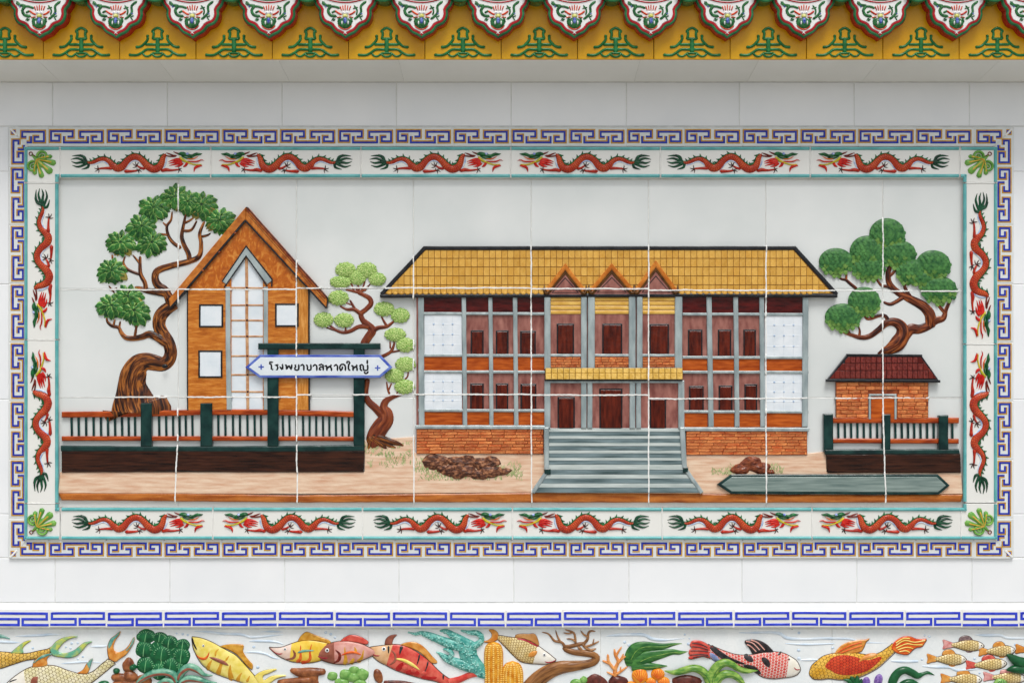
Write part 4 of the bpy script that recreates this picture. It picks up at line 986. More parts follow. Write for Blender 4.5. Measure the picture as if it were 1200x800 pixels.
rocks('rock_pile', 'smaller pile of red-brown rocks behind the blank arrow board', 879, 556, [(880, 543.5, 13, 8.5, .011), (868, 549.5, 13, 6.6, .013), (892, 549, 13, 7, .013), (903, 552.5, 6, 4, .010)], M_ROCKR)

# ---- trees
M_BARK1 = mat('bark_brown_glaze', (36, 16, 8), (166, 100, 40), (.05, .3, 1), .38, .62, .22, .6, 60, uv=True, detail=8, c3=(100, 52, 20), uvbump=(.06, .6, 1), dist=1.2)
M_BARK2 = mat('bark_red_glaze', (70, 24, 12), (158, 84, 44), (.05, .4, 1), .28, .72, .2, .4, 60, uv=True, detail=7, c3=(116, 52, 28), uvbump=(.08, .6, 1), dist=.6)
M_BARK3 = mat('bark_redbrown_glaze', (48, 16, 8), (160, 88, 42), (.05, .32, 1), .36, .64, .2, .5, 60, uv=True, detail=7, c3=(104, 46, 20), uvbump=(.06, .6, 1), dist=.6)
def limb(name, pts, m, par, d0=-.001, h=.014, ridge=.0012, seed=0, rd=True):
    wmx = max(p[2] for p in pts)
    return obj(name, loft(caps(pts) if rd else pts, d0, min(h*.62, .0018+.0011*wmx), m=14 if wmx > 5 else 8, ridge=ridge*min(1, wmx/5), seed=seed), m, par, True)
t1 = thing('bonsai_tree', 161, 482, 'trained tree with thick twisted brown trunk and clusters of pointed green leaves', 'tree')
limb('trunk', [(160, 483.5, 41), (160, 481, 40), (157, 474, 29), (155.5, 465, 23), (154, 450, 17), (156, 438, 15.5), (162, 427.5, 13), (171, 423.5, 10.5), (181, 425, 9.6), (190, 426.5, 8.6), (197, 421.5, 8), (199.4, 412, 7.6), (196.5, 401, 7.4), (190, 391, 7.6), (185.6, 381, 7.8), (187.5, 370, 8), (195.5, 361.5, 7.5), (206, 356.5, 5.4)], M_BARK1, t1, h=.026, ridge=.0042, seed=1, rd=False)
obj('knot_hole', dome(ell(193, 429, 3.6, 2.6, 12), .016, .004, 4, .001), M_BLK, t1, True)
for i, b in enumerate([
    [(199, 353, 5.5), (194.5, 345, 4.4), (185, 342.6, 4), (172, 340.5, 3.4), (163, 337.5, 2.4), (158, 336.4, 1.2)],
    [(199, 350, 4.6), (193, 340, 5), (185.5, 335, 5), (181.6, 327, 4.6), (184, 317.5, 4.2), (200, 311.5, 3.8), (222, 306, 3.4), (233.4, 299.5, 3), (235.4, 285, 2.5), (233.8, 273.5, 2.2), (239, 260, 1.4)],
    [(222, 305.5, 3), (220.6, 297, 3), (215.6, 287, 2.7), (212.8, 277, 2.4), (214.4, 266, 2), (217.5, 251, 1.4)], [(213.5, 270.4, 1.6), (224, 269.4, 1.7), (230.4, 259, 1.1)], [(215.6, 261.6, 1.5), (222, 258.6, 1.4), (227, 255, .9)],
    [(211, 290, 2.2), (203.5, 285, 2.2), (197.6, 277, 2), (195.4, 265.6, 1.8), (200.4, 257.5, 1.5), (201.5, 248, 1)], [(195.8, 265, 1.5), (191, 261, 1)], [(197, 275.4, 1.5), (185, 273.8, 1.1)], [(235.5, 277.5, 1.6), (243, 275.6, 1.4), (247, 273, .8)],
    [(171, 340, 2.8), (169.5, 331, 2.7), (164.4, 320, 2.5), (164, 301, 1.7)], [(163.6, 308.4, 1.6), (155.4, 298.6, 1)], [(163.5, 321.4, 1.8), (150, 316, 1.8), (144.6, 308, 1.4), (146.6, 300.5, 1)], [(131.4, 299, 1.3), (133, 308, 1.2), (138, 313, .8)],
    [(193, 401, 5.5), (184, 395, 5), (174.6, 391.6, 4.4), (166, 394.6, 3.6), (156, 396.4, 3.2), (147, 395.4, 2.9), (141.4, 389, 2.4), (138.6, 383.6, 2.1), (131, 381.8, 2), (125.6, 377, 1.6), (124.4, 371.5, 1)], [(133, 381, 1.5), (134.5, 374.6, 1.1)], [(139.4, 385, 1.5), (140.8, 376.6, 1.1)], [(158, 393.6, 1.8), (160, 381, 1.4)], [(127.5, 335, 1), (134, 343, 1)], [(137, 337, .8), (131, 341, .9)]]):
    limb('branch', b, M_BARK1, t1, h=.012, ridge=.002, seed=i+3)
M_LEAF = mat('leaf_green_glaze', (24, 82, 36), (70, 132, 58), (1.6, 1.6, 1.6), .3, .7, .2, .2, 4, rnd=.28, detail=3, bd=.1)
M_LEAFL = mat('leaf_margin_glaze', (98, 150, 66), (160, 192, 112), (1.6, 1.6, 1.6), .3, .7, .2, .2, 4, rnd=.28, detail=3, bd=.1)
M_LEAFB = mat('leaf_browned_glaze', (120, 112, 40), (164, 150, 78), (1.6, 1.6, 1.6), rough=.22, rnd=.2, bsc=4, bd=.1)
def leaf_mesh(name, m):
    V = []; F = []
    prof = [(0, .0), (.18, .26), (.42, .42), (.66, .34), (.86, .16), (1.0, .0)]
    for x, hw in prof:
        V += [(hw, 0.02, -x), (hw*.62, -.17*(1 if hw else .2), -x), (0, -.09-.05*hw, -x), (-hw*.62, -.17*(1 if hw else .2), -x), (-hw, 0.02, -x)]
    for i in range(5):
        for j in range(4): a = i*5+j; F.append((a, a+1, a+6, a+5))
    me = bpy.data.meshes.new(name); me.from_pydata(V, [], F); me.materials.append(m); me.materials.append(M_LEAFL if m is M_LEAF else m)
    for i, p in enumerate(me.polygons): p.material_index = 1 if i % 4 in (0, 3) else 0
    me.polygons.foreach_set('use_smooth', [True]*len(me.polygons)); return me
LEAF, LEAFB = leaf_mesh('leaf', M_LEAF), leaf_mesh('leaf_brown', M_LEAFB)
M_CORE = mat('leaf_cluster_core', (16, 62, 30), (34, 92, 44), (60, 60, 60), rough=.3)
rl = random.Random(11)
for ci, (cx, cy, rx, ry) in enumerate(((205, 233, 18, 13), (180, 246, 19, 15), (220, 239, 13, 13), (236, 243, 19, 16), (258, 261, 18, 14.5), (166, 268, 18, 15), (141, 287, 19, 15), (178, 287, 19, 15), (131, 320, 19, 15), (150, 350, 18, 13), (131, 361, 19, 15), (157, 367, 19, 16))):
    cl = obj('leaf_cluster', dome(ell(cx, cy+.5, rx*.74, ry*.72, 16, .2, ci), .001, .0085, 5), M_CORE, t1, True)
    for ring, (n, f, L, dz) in enumerate(((13, .62, 11.8, .0050), (9, .36, 10.4, .0085), (6, .1, 8.6, .0110))):
        for i in range(n):
            a = 2*math.pi*(i+.5*ring+rl.uniform(-.18, .18))/n
            x, y = cx+rx*f*math.cos(a)*.78, cy-ry*.22+ry*f*math.sin(a)*.72
            # leaves fan out from the cluster centre and droop
            ang = math.atan2(math.sin(a)*ry+5.0, math.cos(a)*rx)+rl.uniform(-.16, .16)
            L_ = L*rl.uniform(.82, 1.16)*(1.0+.2*math.sin(a))
            o = bpy.data.objects.new('leaf', LEAFB if (rl.random() < .10 and ring == 0 and math.sin(a) > .2) else LEAF); COL.objects.link(o); o.parent = cl
            d = dz+rl.uniform(-.001, .001); k = kd(d); w3 = P(x, y, d, k); o.location = w3-WLOC[cl.name]
            rot = ang-math.pi/2      # leaf mesh points to -z (screen down)
            M3 = Matrix.Rotation(rot, 4, 'Y') @ Matrix.Rotation(R(rl.uniform(10, 24)), 4, 'X')
            o.rotation_euler = M3.to_euler(); sc3 = L_*S*k; o.scale = (sc3*.95, sc3*1.0, sc3)
            mt = Matrix.Translation(w3) @ M3 @ Matrix.Diagonal((*o.scale, 1)); n0 = len(RELIEF_V)
            RELIEF_V.extend([mt @ v.co for v in LEAF.vertices]); RELIEF_F.extend([tuple(q+n0 for q in p.vertices) for p in LEAF.polygons])

t2 = thing('cloud_pruned_tree', 448, 524, 'slender tree with pale green cloud-pruned clumps between gabled house and yellow roof', 'tree')
limb('trunk', [(436, 528, 3), (437, 520, 8.5), (440, 510, 10), (446, 500, 10), (452, 492, 9.2), (452.5, 484, 7.5), (449.5, 477, 5), (452, 470, 4), (460, 465.4, 2.5), (471, 462, 1.4)], M_BARK2, t2, h=.018, ridge=.003, seed=2, rd=False)
for i, b in enumerate([
    [(449, 487, 5.4), (440, 478, 4.6), (431.6, 470, 4.2), (428.6, 461, 3.2), (430.5, 446, 3)], [(427, 402, 5), (432, 394, 5), (436.4, 387, 5), (431.6, 381, 4.2), (425, 375, 3.4), (423, 367.6, 3.2), (428.6, 362.6, 3), (434.6, 356, 3.2), (433, 349.6, 3), (426, 345.4, 2.6), (419.6, 342.4, 2.2), (418, 337, 1.4)],
    [(423.4, 368.4, 2.6), (415.4, 362.6, 2.4), (406.6, 362.4, 1.8), (398.4, 358.6, 1.2)], [(415.6, 361.6, 1.8), (410, 351.6, 1.2)], [(412, 357, 1.1), (405, 354.6, .8)], [(433, 382.6, 3.6), (426, 382.2, 3), (419, 383.2, 2.6), (411, 387.6, 2.4), (402.6, 389.4, 2.2), (394, 386.8, 1.9), (386, 381, 1.2)], [(394, 387, 1.6), (382, 383.6, 1)], [(405, 388.4, 1.4), (405, 383.4, 1)],
    [(437, 388, 3), (443, 384, 2.6), (453.4, 382.4, 2.2), (462, 376, 1.4)], [(453, 381.6, 1.7), (449.6, 376, 1.5), (446.6, 370, 1)], [(425, 344, 1.8), (414, 341, 1.8), (405, 339.6, 1)], [(419, 342, 1.6), (429, 339.6, 1.4)], [(415, 341, 1.2), (411.6, 332, .9)], [(421, 340, 1.2), (419, 332.5, .9)], [(424, 340.4, 1.2), (428, 329, .9)], [(428, 338.6, 1), (434.4, 332.4, .8)],
    [(446, 418.5, 2.2), (457.4, 412.4, 2), (461.6, 404, 1.5), (461.5, 399, 1)], [(458, 412.4, 1.5), (470.6, 410.6, 1)], [(457.4, 408, 1.2), (457, 400, .9)], [(456.4, 461.5, 1.5), (454.4, 456, 1.3), (453, 447, .9)], [(455.4, 457, 1.2), (459, 448.6, .8)], [(463.4, 465, 1.2), (466.6, 457.5, .8)], [(474, 444.6, 1), (477.6, 441, 1.1), (478.4, 435, .9)]]):
    limb('branch', b, M_BARK2, t2, h=.010, ridge=.0016, seed=i+30)
for r_ in ([(440, 511, 5), (452, 515.6, 4), (464, 519, 3), (473, 522, 1)], [(438, 514, 5), (446, 520, 3.6), (453, 525.5, 1.2)], [(434, 514, 4), (433, 522, 2.6), (431, 526, 1)], [(443, 513, 4), (455, 521, 2.6), (464, 524.6, 1)]): limb('root', r_, M_BARK1, t2, d0=.004, h=.012, ridge=.002, seed=8)
M_FLO = mat('pale_green_florets', (112, 160, 62), (196, 216, 136), (240, 240, 240), .32, .68, .22, .3, 200, detail=2)
def floret_clump(cx, cy, rx, ry, par, i, d0=.001, h=.008):
    out = ell(cx, cy, rx, ry, 30)
    out = [(cx+(x-cx)*(1+.05*math.cos(k*math.pi)), cy+(y-cy)*(1+.05*math.cos(k*math.pi))) for k, (x, y) in enumerate(out)]
    g = [dome(out, d0, h, 6)]
    rr = random.Random(i); n = int(rx*ry*.75); base = bvh(g[0])
    for k in range(n):
        f = math.sqrt((k+.5)/n)*.97; a = k*2.39996+rr.uniform(-.2, .2)
        x, y = cx+rx*f*math.cos(a), cy+ry*f*math.sin(a); r = rr.uniform(1.15, 1.55)
        hd2 = hit(base, P(x, y, 0, kd(d0+h*.5))) or d0+.002
        g.append(dome(ell(x, y, r, r*.9, 7), hd2-.0008, .0020, 2, dref=d0+h*.5))
    return obj('foliage_clump', join(*g), M_FLO, par, True)
for i, c in enumerate(((404.7, 316, 12, 8.8), (399, 330.4, 12.6, 7.2), (419, 325.4, 9.5, 8.5), (429.5, 316.4, 12, 9.2), (442, 327, 10.2, 7.8), (396.5, 349, 12, 8.8), (379, 374.6, 11.6, 8.8), (403, 375.2, 11.6, 8.6), (450, 362, 12, 8.6), (469, 369.6, 11, 8.8), (463, 392, 12.6, 8), (475, 404, 11.2, 8.6), (475, 427, 12, 8.8), (462, 440, 11.2, 8.4), (474, 453, 12, 8.6))): floret_clump(*c, t2, i)

t3 = thing('round_clump_tree', 1045, 414, 'tree with rounded dark green scaled leaf clumps and red-brown trunk above the brick hut', 'tree')
limb('trunk', [(1029, 414.4, 1.2), (1036, 411.6, 4), (1044, 408.4, 7), (1052, 402.6, 9.4), (1057.6, 394, 8.6), (1058, 385.6, 7.4), (1053.6, 379.6, 6.2), (1046, 377, 5), (1038.6, 379, 4.2), (1031, 385.6, 3.6), (1020, 393.6, 3.2), (1009.6, 395.4, 2.8), (999, 392.6, 2.2), (990, 389.6, 1.6), (985.6, 386, .8)], M_BARK3, t3, h=.018, ridge=.003, seed=5, rd=False)
for i, b in enumerate([
    [(1056, 401, 7), (1061.6, 392, 6.6), (1068, 385.6, 6.4), (1078, 385.6, 5.6), (1088, 381.6, 5.2), (1096.6, 375.6, 4.8), (1105.6, 372.6, 3.8), (1108.4, 364, 2.8), (1112, 356, 2.2), (1116, 348.6, 1.3)], [(1107.6, 366, 2.4), (1101.6, 360, 2), (1096.4, 350.6, 1.2)],
    [(1091, 379, 6.4), (1090, 368.6, 6.6), (1084, 360.6, 6), (1077, 355.6, 5.6), (1063, 348.4, 4.6), (1051, 341.6, 4), (1042.4, 331.6, 3.6), (1041, 320.6, 3.2), (1042.4, 311.6, 2.5), (1036, 302, 1.3)], [(1042, 324, 1.9), (1048.6, 317.6, 1.6), (1049.4, 311, 1)], [(1042.4, 311, 1.5), (1041.8, 303.4, 1)],
    [(1049, 340.4, 2.3), (1041, 336, 2), (1032.6, 334, 1.8), (1026, 324.6, 1.1)], [(1058, 348.6, 2.6), (1050, 353.6, 2.5), (1042.6, 356.4, 2.2), (1034.6, 353.6, 1.4)], [(1070, 352, 2.4), (1062.6, 341, 2.2), (1059.6, 333.6, 1.8), (1058, 327, 1)], [(1060.6, 334.6, 1.5), (1065, 324.6, 1)],
    [(1003.6, 338, 2), (996, 332, 2), (991.4, 328, 1.8), (985, 326.4, 1.5), (980.6, 320.6, .9)], [(991.6, 327.6, 1.6), (992, 321, 1.4), (991.2, 314.6, .9)], [(1041, 376.6, 2.6), (1038, 370.6, 2.4), (1031, 369.6, 2.1), (1022, 373, 1.9), (1015.6, 373.4, 1.6), (1012.6, 368.6, .9)], [(1022, 372, 1.6), (1018.4, 367, 1.5), (1018, 359.6, .9)], [(1007, 393.6, 1.7), (1007.6, 387.6, 1.5), (1006, 381.6, .9)], [(996, 390.6, 1.3), (994, 386, .8)]]):
    limb('branch', b, M_BARK3, t3, h=.011, ridge=.002, seed=i+60)
M_SCL = mat('scale_leaf_green', (26, 82, 40), (80, 136, 68), (80, 80, 80), .3, .7, .34, .25, 120, detail=3)
M_SCL2 = mat('scale_leaf_light', (56, 108, 44), (122, 158, 76), (80, 80, 80), .3, .7, .3, .25, 120, detail=3)
def scale_clump(cx, cy, rx, ry, i, d0=.001, h=.0085):
    """smooth dome whose lower rim is a fringe of pointed leaves ; the face is rows of overlapping leaf scales"""
    rr = random.Random(i)
    body = dome(ell(cx, cy, rx, ry, 30), d0, h, 7); base = bvh(body); dr_ = d0+h*.5
    up, lo2 = [], []
    rows = int(ry*2/3.9)
    for r in range(rows+1):
        y = cy-ry*.80+r*3.9; f = (y-cy)/ry
        if abs(f) > 1.02: continue
        hw = rx*math.sqrt(max(.05, 1-min(1, f*f)))
        n = max(1, int(hw*2/5.0))
        for k in range(n):
            x = cx-hw+(k+.5)*hw*2/n+(1.2 if r % 2 else -1.2)*.6; 
            if abs(x-cx) > hw: continue
            L, wd = 5.6, 3.0
            d1 = hit(base, P(x, y, 0, kd(dr_))) or d0+.002
            y2 = y+L; d2 = hit(base, P(x, min(y2, cy+ry*.97), 0, kd(dr_)))
            d2 = d2 if d2 is not None else d0+.004
            kk = kd(dr_); prof = [(0, wd*.8), (.45, wd), (.8, wd*.55), (1, .05)]
            V, F = [], []
            for t, hw2 in prof:
                dd = d1+(d2-d1)*t+.0008+.0016*t
                for q, e in ((-1, 0), (0, .0011), (1, 0)): V.append(P(x+q*hw2, y+L*t, dd+e, kk))
            for a in range(3):
                for b in range(2): s0 = a*3+b; F.append((s0, s0+1, s0+4, s0+3))
            (lo2 if f > .35+rr.uniform(-.25, .25) else up).append((V, F))
    c = obj('leaf_clump', (body[0], body[1]), M_SCL, t3, True)
    if up: obj('scale_leaves', join(*up), M_SCL, c, True, 'stuff')
    if lo2: obj('scale_leaves', join(*lo2), M_SCL2, c, True, 'stuff')
for i, c in enumerate(((1040, 274, 21, 18.5), (1016, 295, 20, 19), (1053, 297, 21, 16), (1018, 314, 20, 14), (980, 306, 20, 15.5), (1068, 318, 18, 15), (1094, 310, 20.5, 17), (1080, 326, 12, 9), (1101, 339, 21, 15.5), (1013, 353, 19, 17), (988, 371, 21, 15.5))): scale_clump(*c, i)
REG = False

# ---- white joint filler running over the relief tiles
gb = BVHTree.FromPolygons(RELIEF_V, RELIEF_F)
def grout(pts, hw=.75, seed=0.0):
    path = dens(pts, 1.3, False); n = len(path); raw = []
    for x, y in path:
        x += .55*noise.noise(Vector((x*.05, y*.05, seed)))+.35*noise.noise(Vector((x*.3, y*.3, seed+3))); y += .55*noise.noise(Vector((x*.05, y*.05, seed+7)))+.35*noise.noise(Vector((x*.3, y*.3, seed+5)))
        d = .0004
        for q in range(3):
            k = kd(max(d, .0005)*.8); hh = gb.ray_cast(Vector(((x-600)*S*k, -1, (400-y)*S*k)), Vector((0, 1, 0)))
            d = -hh[0].y if hh[0] is not None and -hh[0].y > .0004 else .0004
        raw.append((x, y, max(d, .0004)))
    V, F = [], []
    for i, (x, y, d) in enumerate(raw):
        a, b = raw[max(0, i-1)], raw[min(n-1, i+1)]; dx, dy = b[0]-a[0], b[1]-a[1]; L = math.hypot(dx, dy) or 1; nx, ny = -dy/L, dx/L
        ds = max(q[2] for q in raw[max(0, i-1):i+2]); on_rel = ds > .0008
        r = hw*(1+.35*noise.noise(Vector((x*.25, y*.25, seed+2))))*(1.0 if on_rel else .45); k = kd(ds*.8)
        h_ = .0010 if on_rel else .0004
        V += [P(x-nx*r, y-ny*r, -.0005, k), P(x-nx*r, y-ny*r, ds+h_*.5, k), P(x, y, ds+h_, k), P(x+nx*r, y+ny*r, ds+h_*.5, k), P(x+nx*r, y+ny*r, -.0005, k)]
    for i in range(n-1):
        for j in range(4): a = i*5+j; F.append((a, a+1, a+6, a+5))
    obj('joint_filler', (V, F), M_GROUT, wall)
for i, x in enumerate(VX[1:-1]):
    kx = (-3.5, 1, .5, .5, 0, .5, 3)[i]
    if i == 1: grout([(x, 210.5), (x, 338), (x, 417.8)], .75, i*3.3); grout([(x, 440.4), (x, 466), (x+kx*.3, 520), (x+kx, 578), (x+kx, 590)], .75, i*3.3)
    else: grout([(x, 210.5), (x, 338), (x, 466), (x+kx*.3, 520), (x+kx, 578), (x+kx, 590)], .75, i*3.3)
for j, segs in ((1, [(70, 209, 339.4), (209, 347.5, 339), (347.5, 484.5, 337.4), (484.5, 622.5, 337.4), (622.5, 760, 338.4), (760, 897.5, 340), (897.5, 1034.5, 340.6), (1034.5, 1130, 341)]),
                (2, [(70, 209, 465.2), (209, 347.5, 465), (347.5, 484.5, 462.4), (484.5, 622.5, 462), (622.5, 760, 462.6), (760, 897.5, 467), (897.5, 1034.5, 466.4), (1034.5, 1130, 466)])):
    for (a, b, y) in segs: grout([(a, y), (b, y)], .8, j*11+a*.01)

# ================================================================== FISH PANEL
def two(top, bot, n): return cat(top, n), cat(bot, n)
def fish(name, label, top, bot, d0=-.001, h=.0095, head_f=.25, m_body=None, m_head=None, n=34, group=None, cat_='fish'):
    """domed body between its back and belly outlines ; first part = head (snout first)"""
    a, b = two(top, bot, n); i = max(2, int(n*head_f))
    cx = sum(p[0] for p in a)/len(a); by = max(p[1] for p in b)
    t = thing(name, cx, by, label, cat_, group)
    full = ribbon(a, b, d0, h, 12); T = bvh((full[0], full[1]))
    m1 = 13
    V, F, U = full
    hv = (V[:(i+1)*m1], [f for f in F if max(f) < (i+1)*m1], U[:(i+1)*m1])
    bf = [f for f in F if min(f) >= i*m1]; bv = (V[i*m1:], [tuple(q-i*m1 for q in f) for f in bf], U[i*m1:])
    obj('head', hv, m_head or m_body, t, True); obj('body', bv, m_body, t, True)
    outline(t, a+b[::-1], max(d0, -.0006), .0026, .5)
    return t, T
M_LINE = mat('painted_outline', (54, 36, 26), (92, 66, 44), (90, 90, 90), rough=.3)
def outline(par, pts, d0=-.0006, h=.0016, hw=.42):
    c = cat([(x, y, hw) for x, y in pts+pts[:1]], max(20, len(pts)*4)); return obj('outline', loft(c, d0, h, n=len(c)-1, m=3), M_LINE, par, True)
def fin(par, poly, m, d0=-.001, h=.006, name='fin'):
    c = cat(poly+poly[:1], len(poly)*4)[:-1]
    o = obj(name, plate(c, d0, d0+h*.8, 1.0), m, par, False)
    if name in ('tail_fin', 'dorsal_fin', 'horn'): outline(o, poly, max(d0, -.0006), h*.45)
    return o
def rays(par, lines, m, d0, h=.0012, hw=.4): return obj('fin_rays', join(*[loft([(x, y, hw) for x, y in l], d0, h, m=3) for l in lines]), m, par, True)
def deco(par, T, name, l, m, h=.0012, rd=True): return obj(name, loft(caps(l) if rd else l, 0, h, m=6, on=T), m, par, True)
def eye(par, T, x, y, r, white=True):
    if white: obj('eye', dome(ell(x, y, r, r, 12), 0, .0016, 3, on=T), M_DWHT, par, True)
    obj('pupil', dome(ell(x, y, r*.6, r*.6, 10), .001, .0032 if white else .002, 3, on=T), M_INK, par, True)
C = lambda *a, **k: mat(*a, **k)
M_FY = C('fish_yellow', (222, 200, 84), (238, 222, 130), (50, 50, 50), rough=.2); M_FG = C('fish_gold', (186, 124, 30), (216, 164, 64), (70, 70, 70), rough=.2)
M_FTEAL = C('fin_teal_yellow', (98, 168, 138), (196, 200, 92), (40, 40, 40), rough=.2, lo=.4, hi=.6); M_FOR = C('fin_orange', (196, 116, 36), (222, 160, 80), (60, 60, 60), rough=.2)
M_TIP = C('fin_tip_teal', (76, 140, 130), (126, 176, 160), (60, 60, 60), rough=.2)
M_FPK = C('fish_pink', (196, 130, 118), (220, 172, 160), (40, 40, 40), rough=.2); M_FBR = C('fish_brown', (130, 70, 54), (164, 100, 80), (40, 40, 40), rough=.2)
M_FRD = C('fish_red', (194, 52, 46), (220, 106, 88), (40, 40, 40), rough=.2); M_FWH = C('fish_white', (226, 220, 204), (236, 232, 222), (40, 40, 40), rough=.2)
M_FPE = C('fish_peach', (208, 158, 108), (226, 188, 146), (40, 40, 40), rough=.2); M_MOUTH = C('fish_mouth_red', (150, 20, 40), (190, 60, 70), (60, 60, 60), rough=.2)
M_RORG = C('red_orange_glaze', (206, 66, 24), (232, 120, 44), (60, 60, 60), rough=.2); M_OCH = C('ochre_stripe', (196, 136, 30), (216, 162, 52), (60, 60, 60), rough=.2)
S_GOLD = scale_mat('scales_gold', (208, 164, 62), (228, 190, 100), (112, 76, 24), 4.2, 4.2); S_PALE = scale_mat('scales_pale', (214, 204, 150), (230, 222, 190), (120, 96, 50), 4.0, 4.2)
S_SAND = scale_mat('scales_sand', (212, 186, 118), (228, 210, 156), (150, 112, 56), 3.0, 3.0, lw=.26); S_KOI = scale_mat('scales_koi_red', (196, 60, 54), (224, 110, 98), (238, 216, 206), 3.6, 3.4, lw=.26)
S_KOIG = scale_mat('scales_koi_gold', (216, 160, 42), (234, 188, 80), (140, 92, 16), 4.2, 4.0); S_KOIR = scale_mat('scales_saddle_red', (190, 48, 24), (214, 76, 40), (110, 16, 10), 3.6, 3.4)
M_BLK2 = C('koi_black', (26, 26, 28), (58, 54, 56), (70, 70, 70), rough=.2)

# yellow carp leaving the panel on one side
t, T = fish('carp', 'golden scaled carp with green forked tail, its head outside the panel edge', [(-60, 768), (-40, 762), (-20, 761.5), (0, 763), (14, 764), (30, 765), (45, 762), (58, 759.4)], [(-60, 778), (-40, 784), (-20, 786), (0, 783), (14, 778.5), (30, 773.5), (45, 771), (58, 765.4)], m_body=S_GOLD, m_head=M_FWH)
fin(t, [(58, 758.6), (61, 756.5), (66, 751), (74, 747), (83, 745.4), (90.6, 745.6), (83, 747.6), (75, 752), (69.6, 758), (67.4, 761.6), (70, 764.4), (77, 765), (86, 762), (92, 757.6), (99, 752.4), (107.6, 751.4), (102, 755), (96, 762), (90, 767.6), (82, 770.2), (72, 769.6), (61, 767)], M_FTEAL, h=.008, name='tail_fin')
fin(t, [(12, 765), (20, 758), (28, 752), (36, 750), (29, 755.6), (26, 760), (26.4, 765)], M_FTEAL, name='dorsal_fin')
fin(t, [(-6, 743), (2, 743.4), (11.4, 748.2), (4, 747.4), (-6, 747)], M_TIP, name='side_fin')
# pale carp
t, T = fish('carp', 'pale cream scaled carp with orange and teal fins before the brown reef rock', [(2, 806), (12, 796), (24, 787), (36, 781), (50, 779), (65, 779.6), (80, 785), (96, 789), (108, 786.4), (120, 776.6), (127, 771.6)], [(2, 808), (12, 814), (24, 818), (36, 820), (50, 820), (65, 819), (80, 814), (96, 806), (108, 799), (122, 788), (135, 777)], m_body=S_PALE, m_head=M_FWH, head_f=.26)
fin(t, [(127.6, 771.6), (126, 764), (126.2, 756), (129.6, 748), (135, 744), (140.6, 739.4), (140, 743), (135.6, 749), (132.6, 757), (134, 762.6), (138.6, 764), (145, 761.6), (150, 757), (154.4, 750), (157, 746), (157, 751.4), (152.6, 759.6), (147, 767), (140, 771.6), (135, 775)], M_FOR, h=.008, name='tail_fin')
fin(t, [(127.2, 760), (126.6, 755), (129.8, 748), (135.2, 744.2), (140.4, 739.6), (138, 744.6), (133, 750.4), (130.4, 756)], M_TIP, .004, .0042, name='tail_tip'); fin(t, [(147.5, 762), (151.4, 757), (154.6, 750.4), (157, 746.2), (156.6, 751.4), (152.4, 758.6)], M_TIP, .004, .0042, name='tail_tip')
fin(t, [(38, 781.6), (39.4, 775), (45, 769.4), (53, 766), (62, 765.4), (57, 768.6), (54.4, 773), (54, 779.6)], M_FOR, h=.007, name='dorsal_fin'); fin(t, [(39, 776.4), (45, 770), (53, 766.2), (62, 765.4), (56, 768.2), (48, 771.4)], M_TIP, .004, .004, name='fin_edge')
fin(t, [(90, 788.4), (97, 784.4), (101.6, 777), (108, 771), (106.4, 778), (104, 785), (101, 789)], M_FOR, h=.006, name='dorsal_fin'); fin(t, [(101.4, 777.4), (108.2, 770.8), (106.4, 777.6), (104.4, 783)], M_TIP, .003, .004, name='fin_edge')
deco(t, T, 'side_fin', [(39, 801, 2.6), (41.4, 795.6, 4), (44, 793, 2)], M_FBR, .003); deco(t, T, 'eyelid', [(11, 798.6, .5), (15, 796.6, .7), (20, 795, .4)], M_INK)

# yellow fish with ochre stripes
t, T = fish('striped_fish', 'pale yellow fish with ochre stripes and red gill line leaping upward', [(225, 745.4), (231, 746), (238, 747.6), (248, 751.6), (258, 757), (267, 762), (276, 767), (284, 775), (291, 782.6), (300, 793), (306, 799)], [(224.6, 748), (226, 758), (229, 765.6), (233, 773), (238, 779.4), (246, 785.6), (255, 790), (266, 794), (276, 797), (288, 801), (302, 804)], m_body=M_FY, head_f=.3)
fin(t, [(257.6, 757), (265, 755), (275, 754.4), (285, 755.6), (284.6, 762.6), (288, 769), (293, 775), (296, 778.4), (295, 784), (288, 778), (278, 767), (268, 761)], M_FG, h=.007, name='dorsal_fin')
fin(t, [(298, 792), (304, 787.4), (313, 784.4), (324, 783.6), (316, 788), (308, 791.6), (309, 797), (316, 792.6), (325, 790.6), (335, 791.2), (324, 794.6), (316, 800), (306, 804)], M_FY, h=.007, name='tail_fin')
for l in ([(243.6, 783, 2.4), (246, 777, 1.6), (249, 772, .5)], [(256, 787.6, 3), (258.6, 781, 2), (261, 775, 1.6), (266, 772.6, .4)], [(271, 794, 3.4), (270, 785, 2), (270.6, 778, .6)], [(279, 796, 2.6), (281, 791, 1.4), (284, 787, .5)], [(290, 797, 1.6), (293, 791, .5)], [(253, 767, 1.0), (253.6, 762.6, 1.0), (256.6, 759.6, .4)], [(266, 771.6, 1.2), (268.6, 767.6, .4)]): deco(t, T, 'stripe', l, M_OCH, .0006)
deco(t, T, 'gill', [(229.6, 766.4, .5), (234, 770, 1.3), (239, 771, 1.6), (243, 769, 1.3), (246, 763, .4)], M_RORG, .0014); deco(t, T, 'side_fin', [(246.4, 769, .6), (254, 771.6, 2), (263, 775.4, 2), (268, 778.4, .6)], M_FBR, .003)
deco(t, T, 'mouth', [(225.4, 747, .9), (226.8, 753, 1.2), (231, 760.4, .7)], M_INK, .001); eye(t, T, 238.8, 755.6, 1.5)

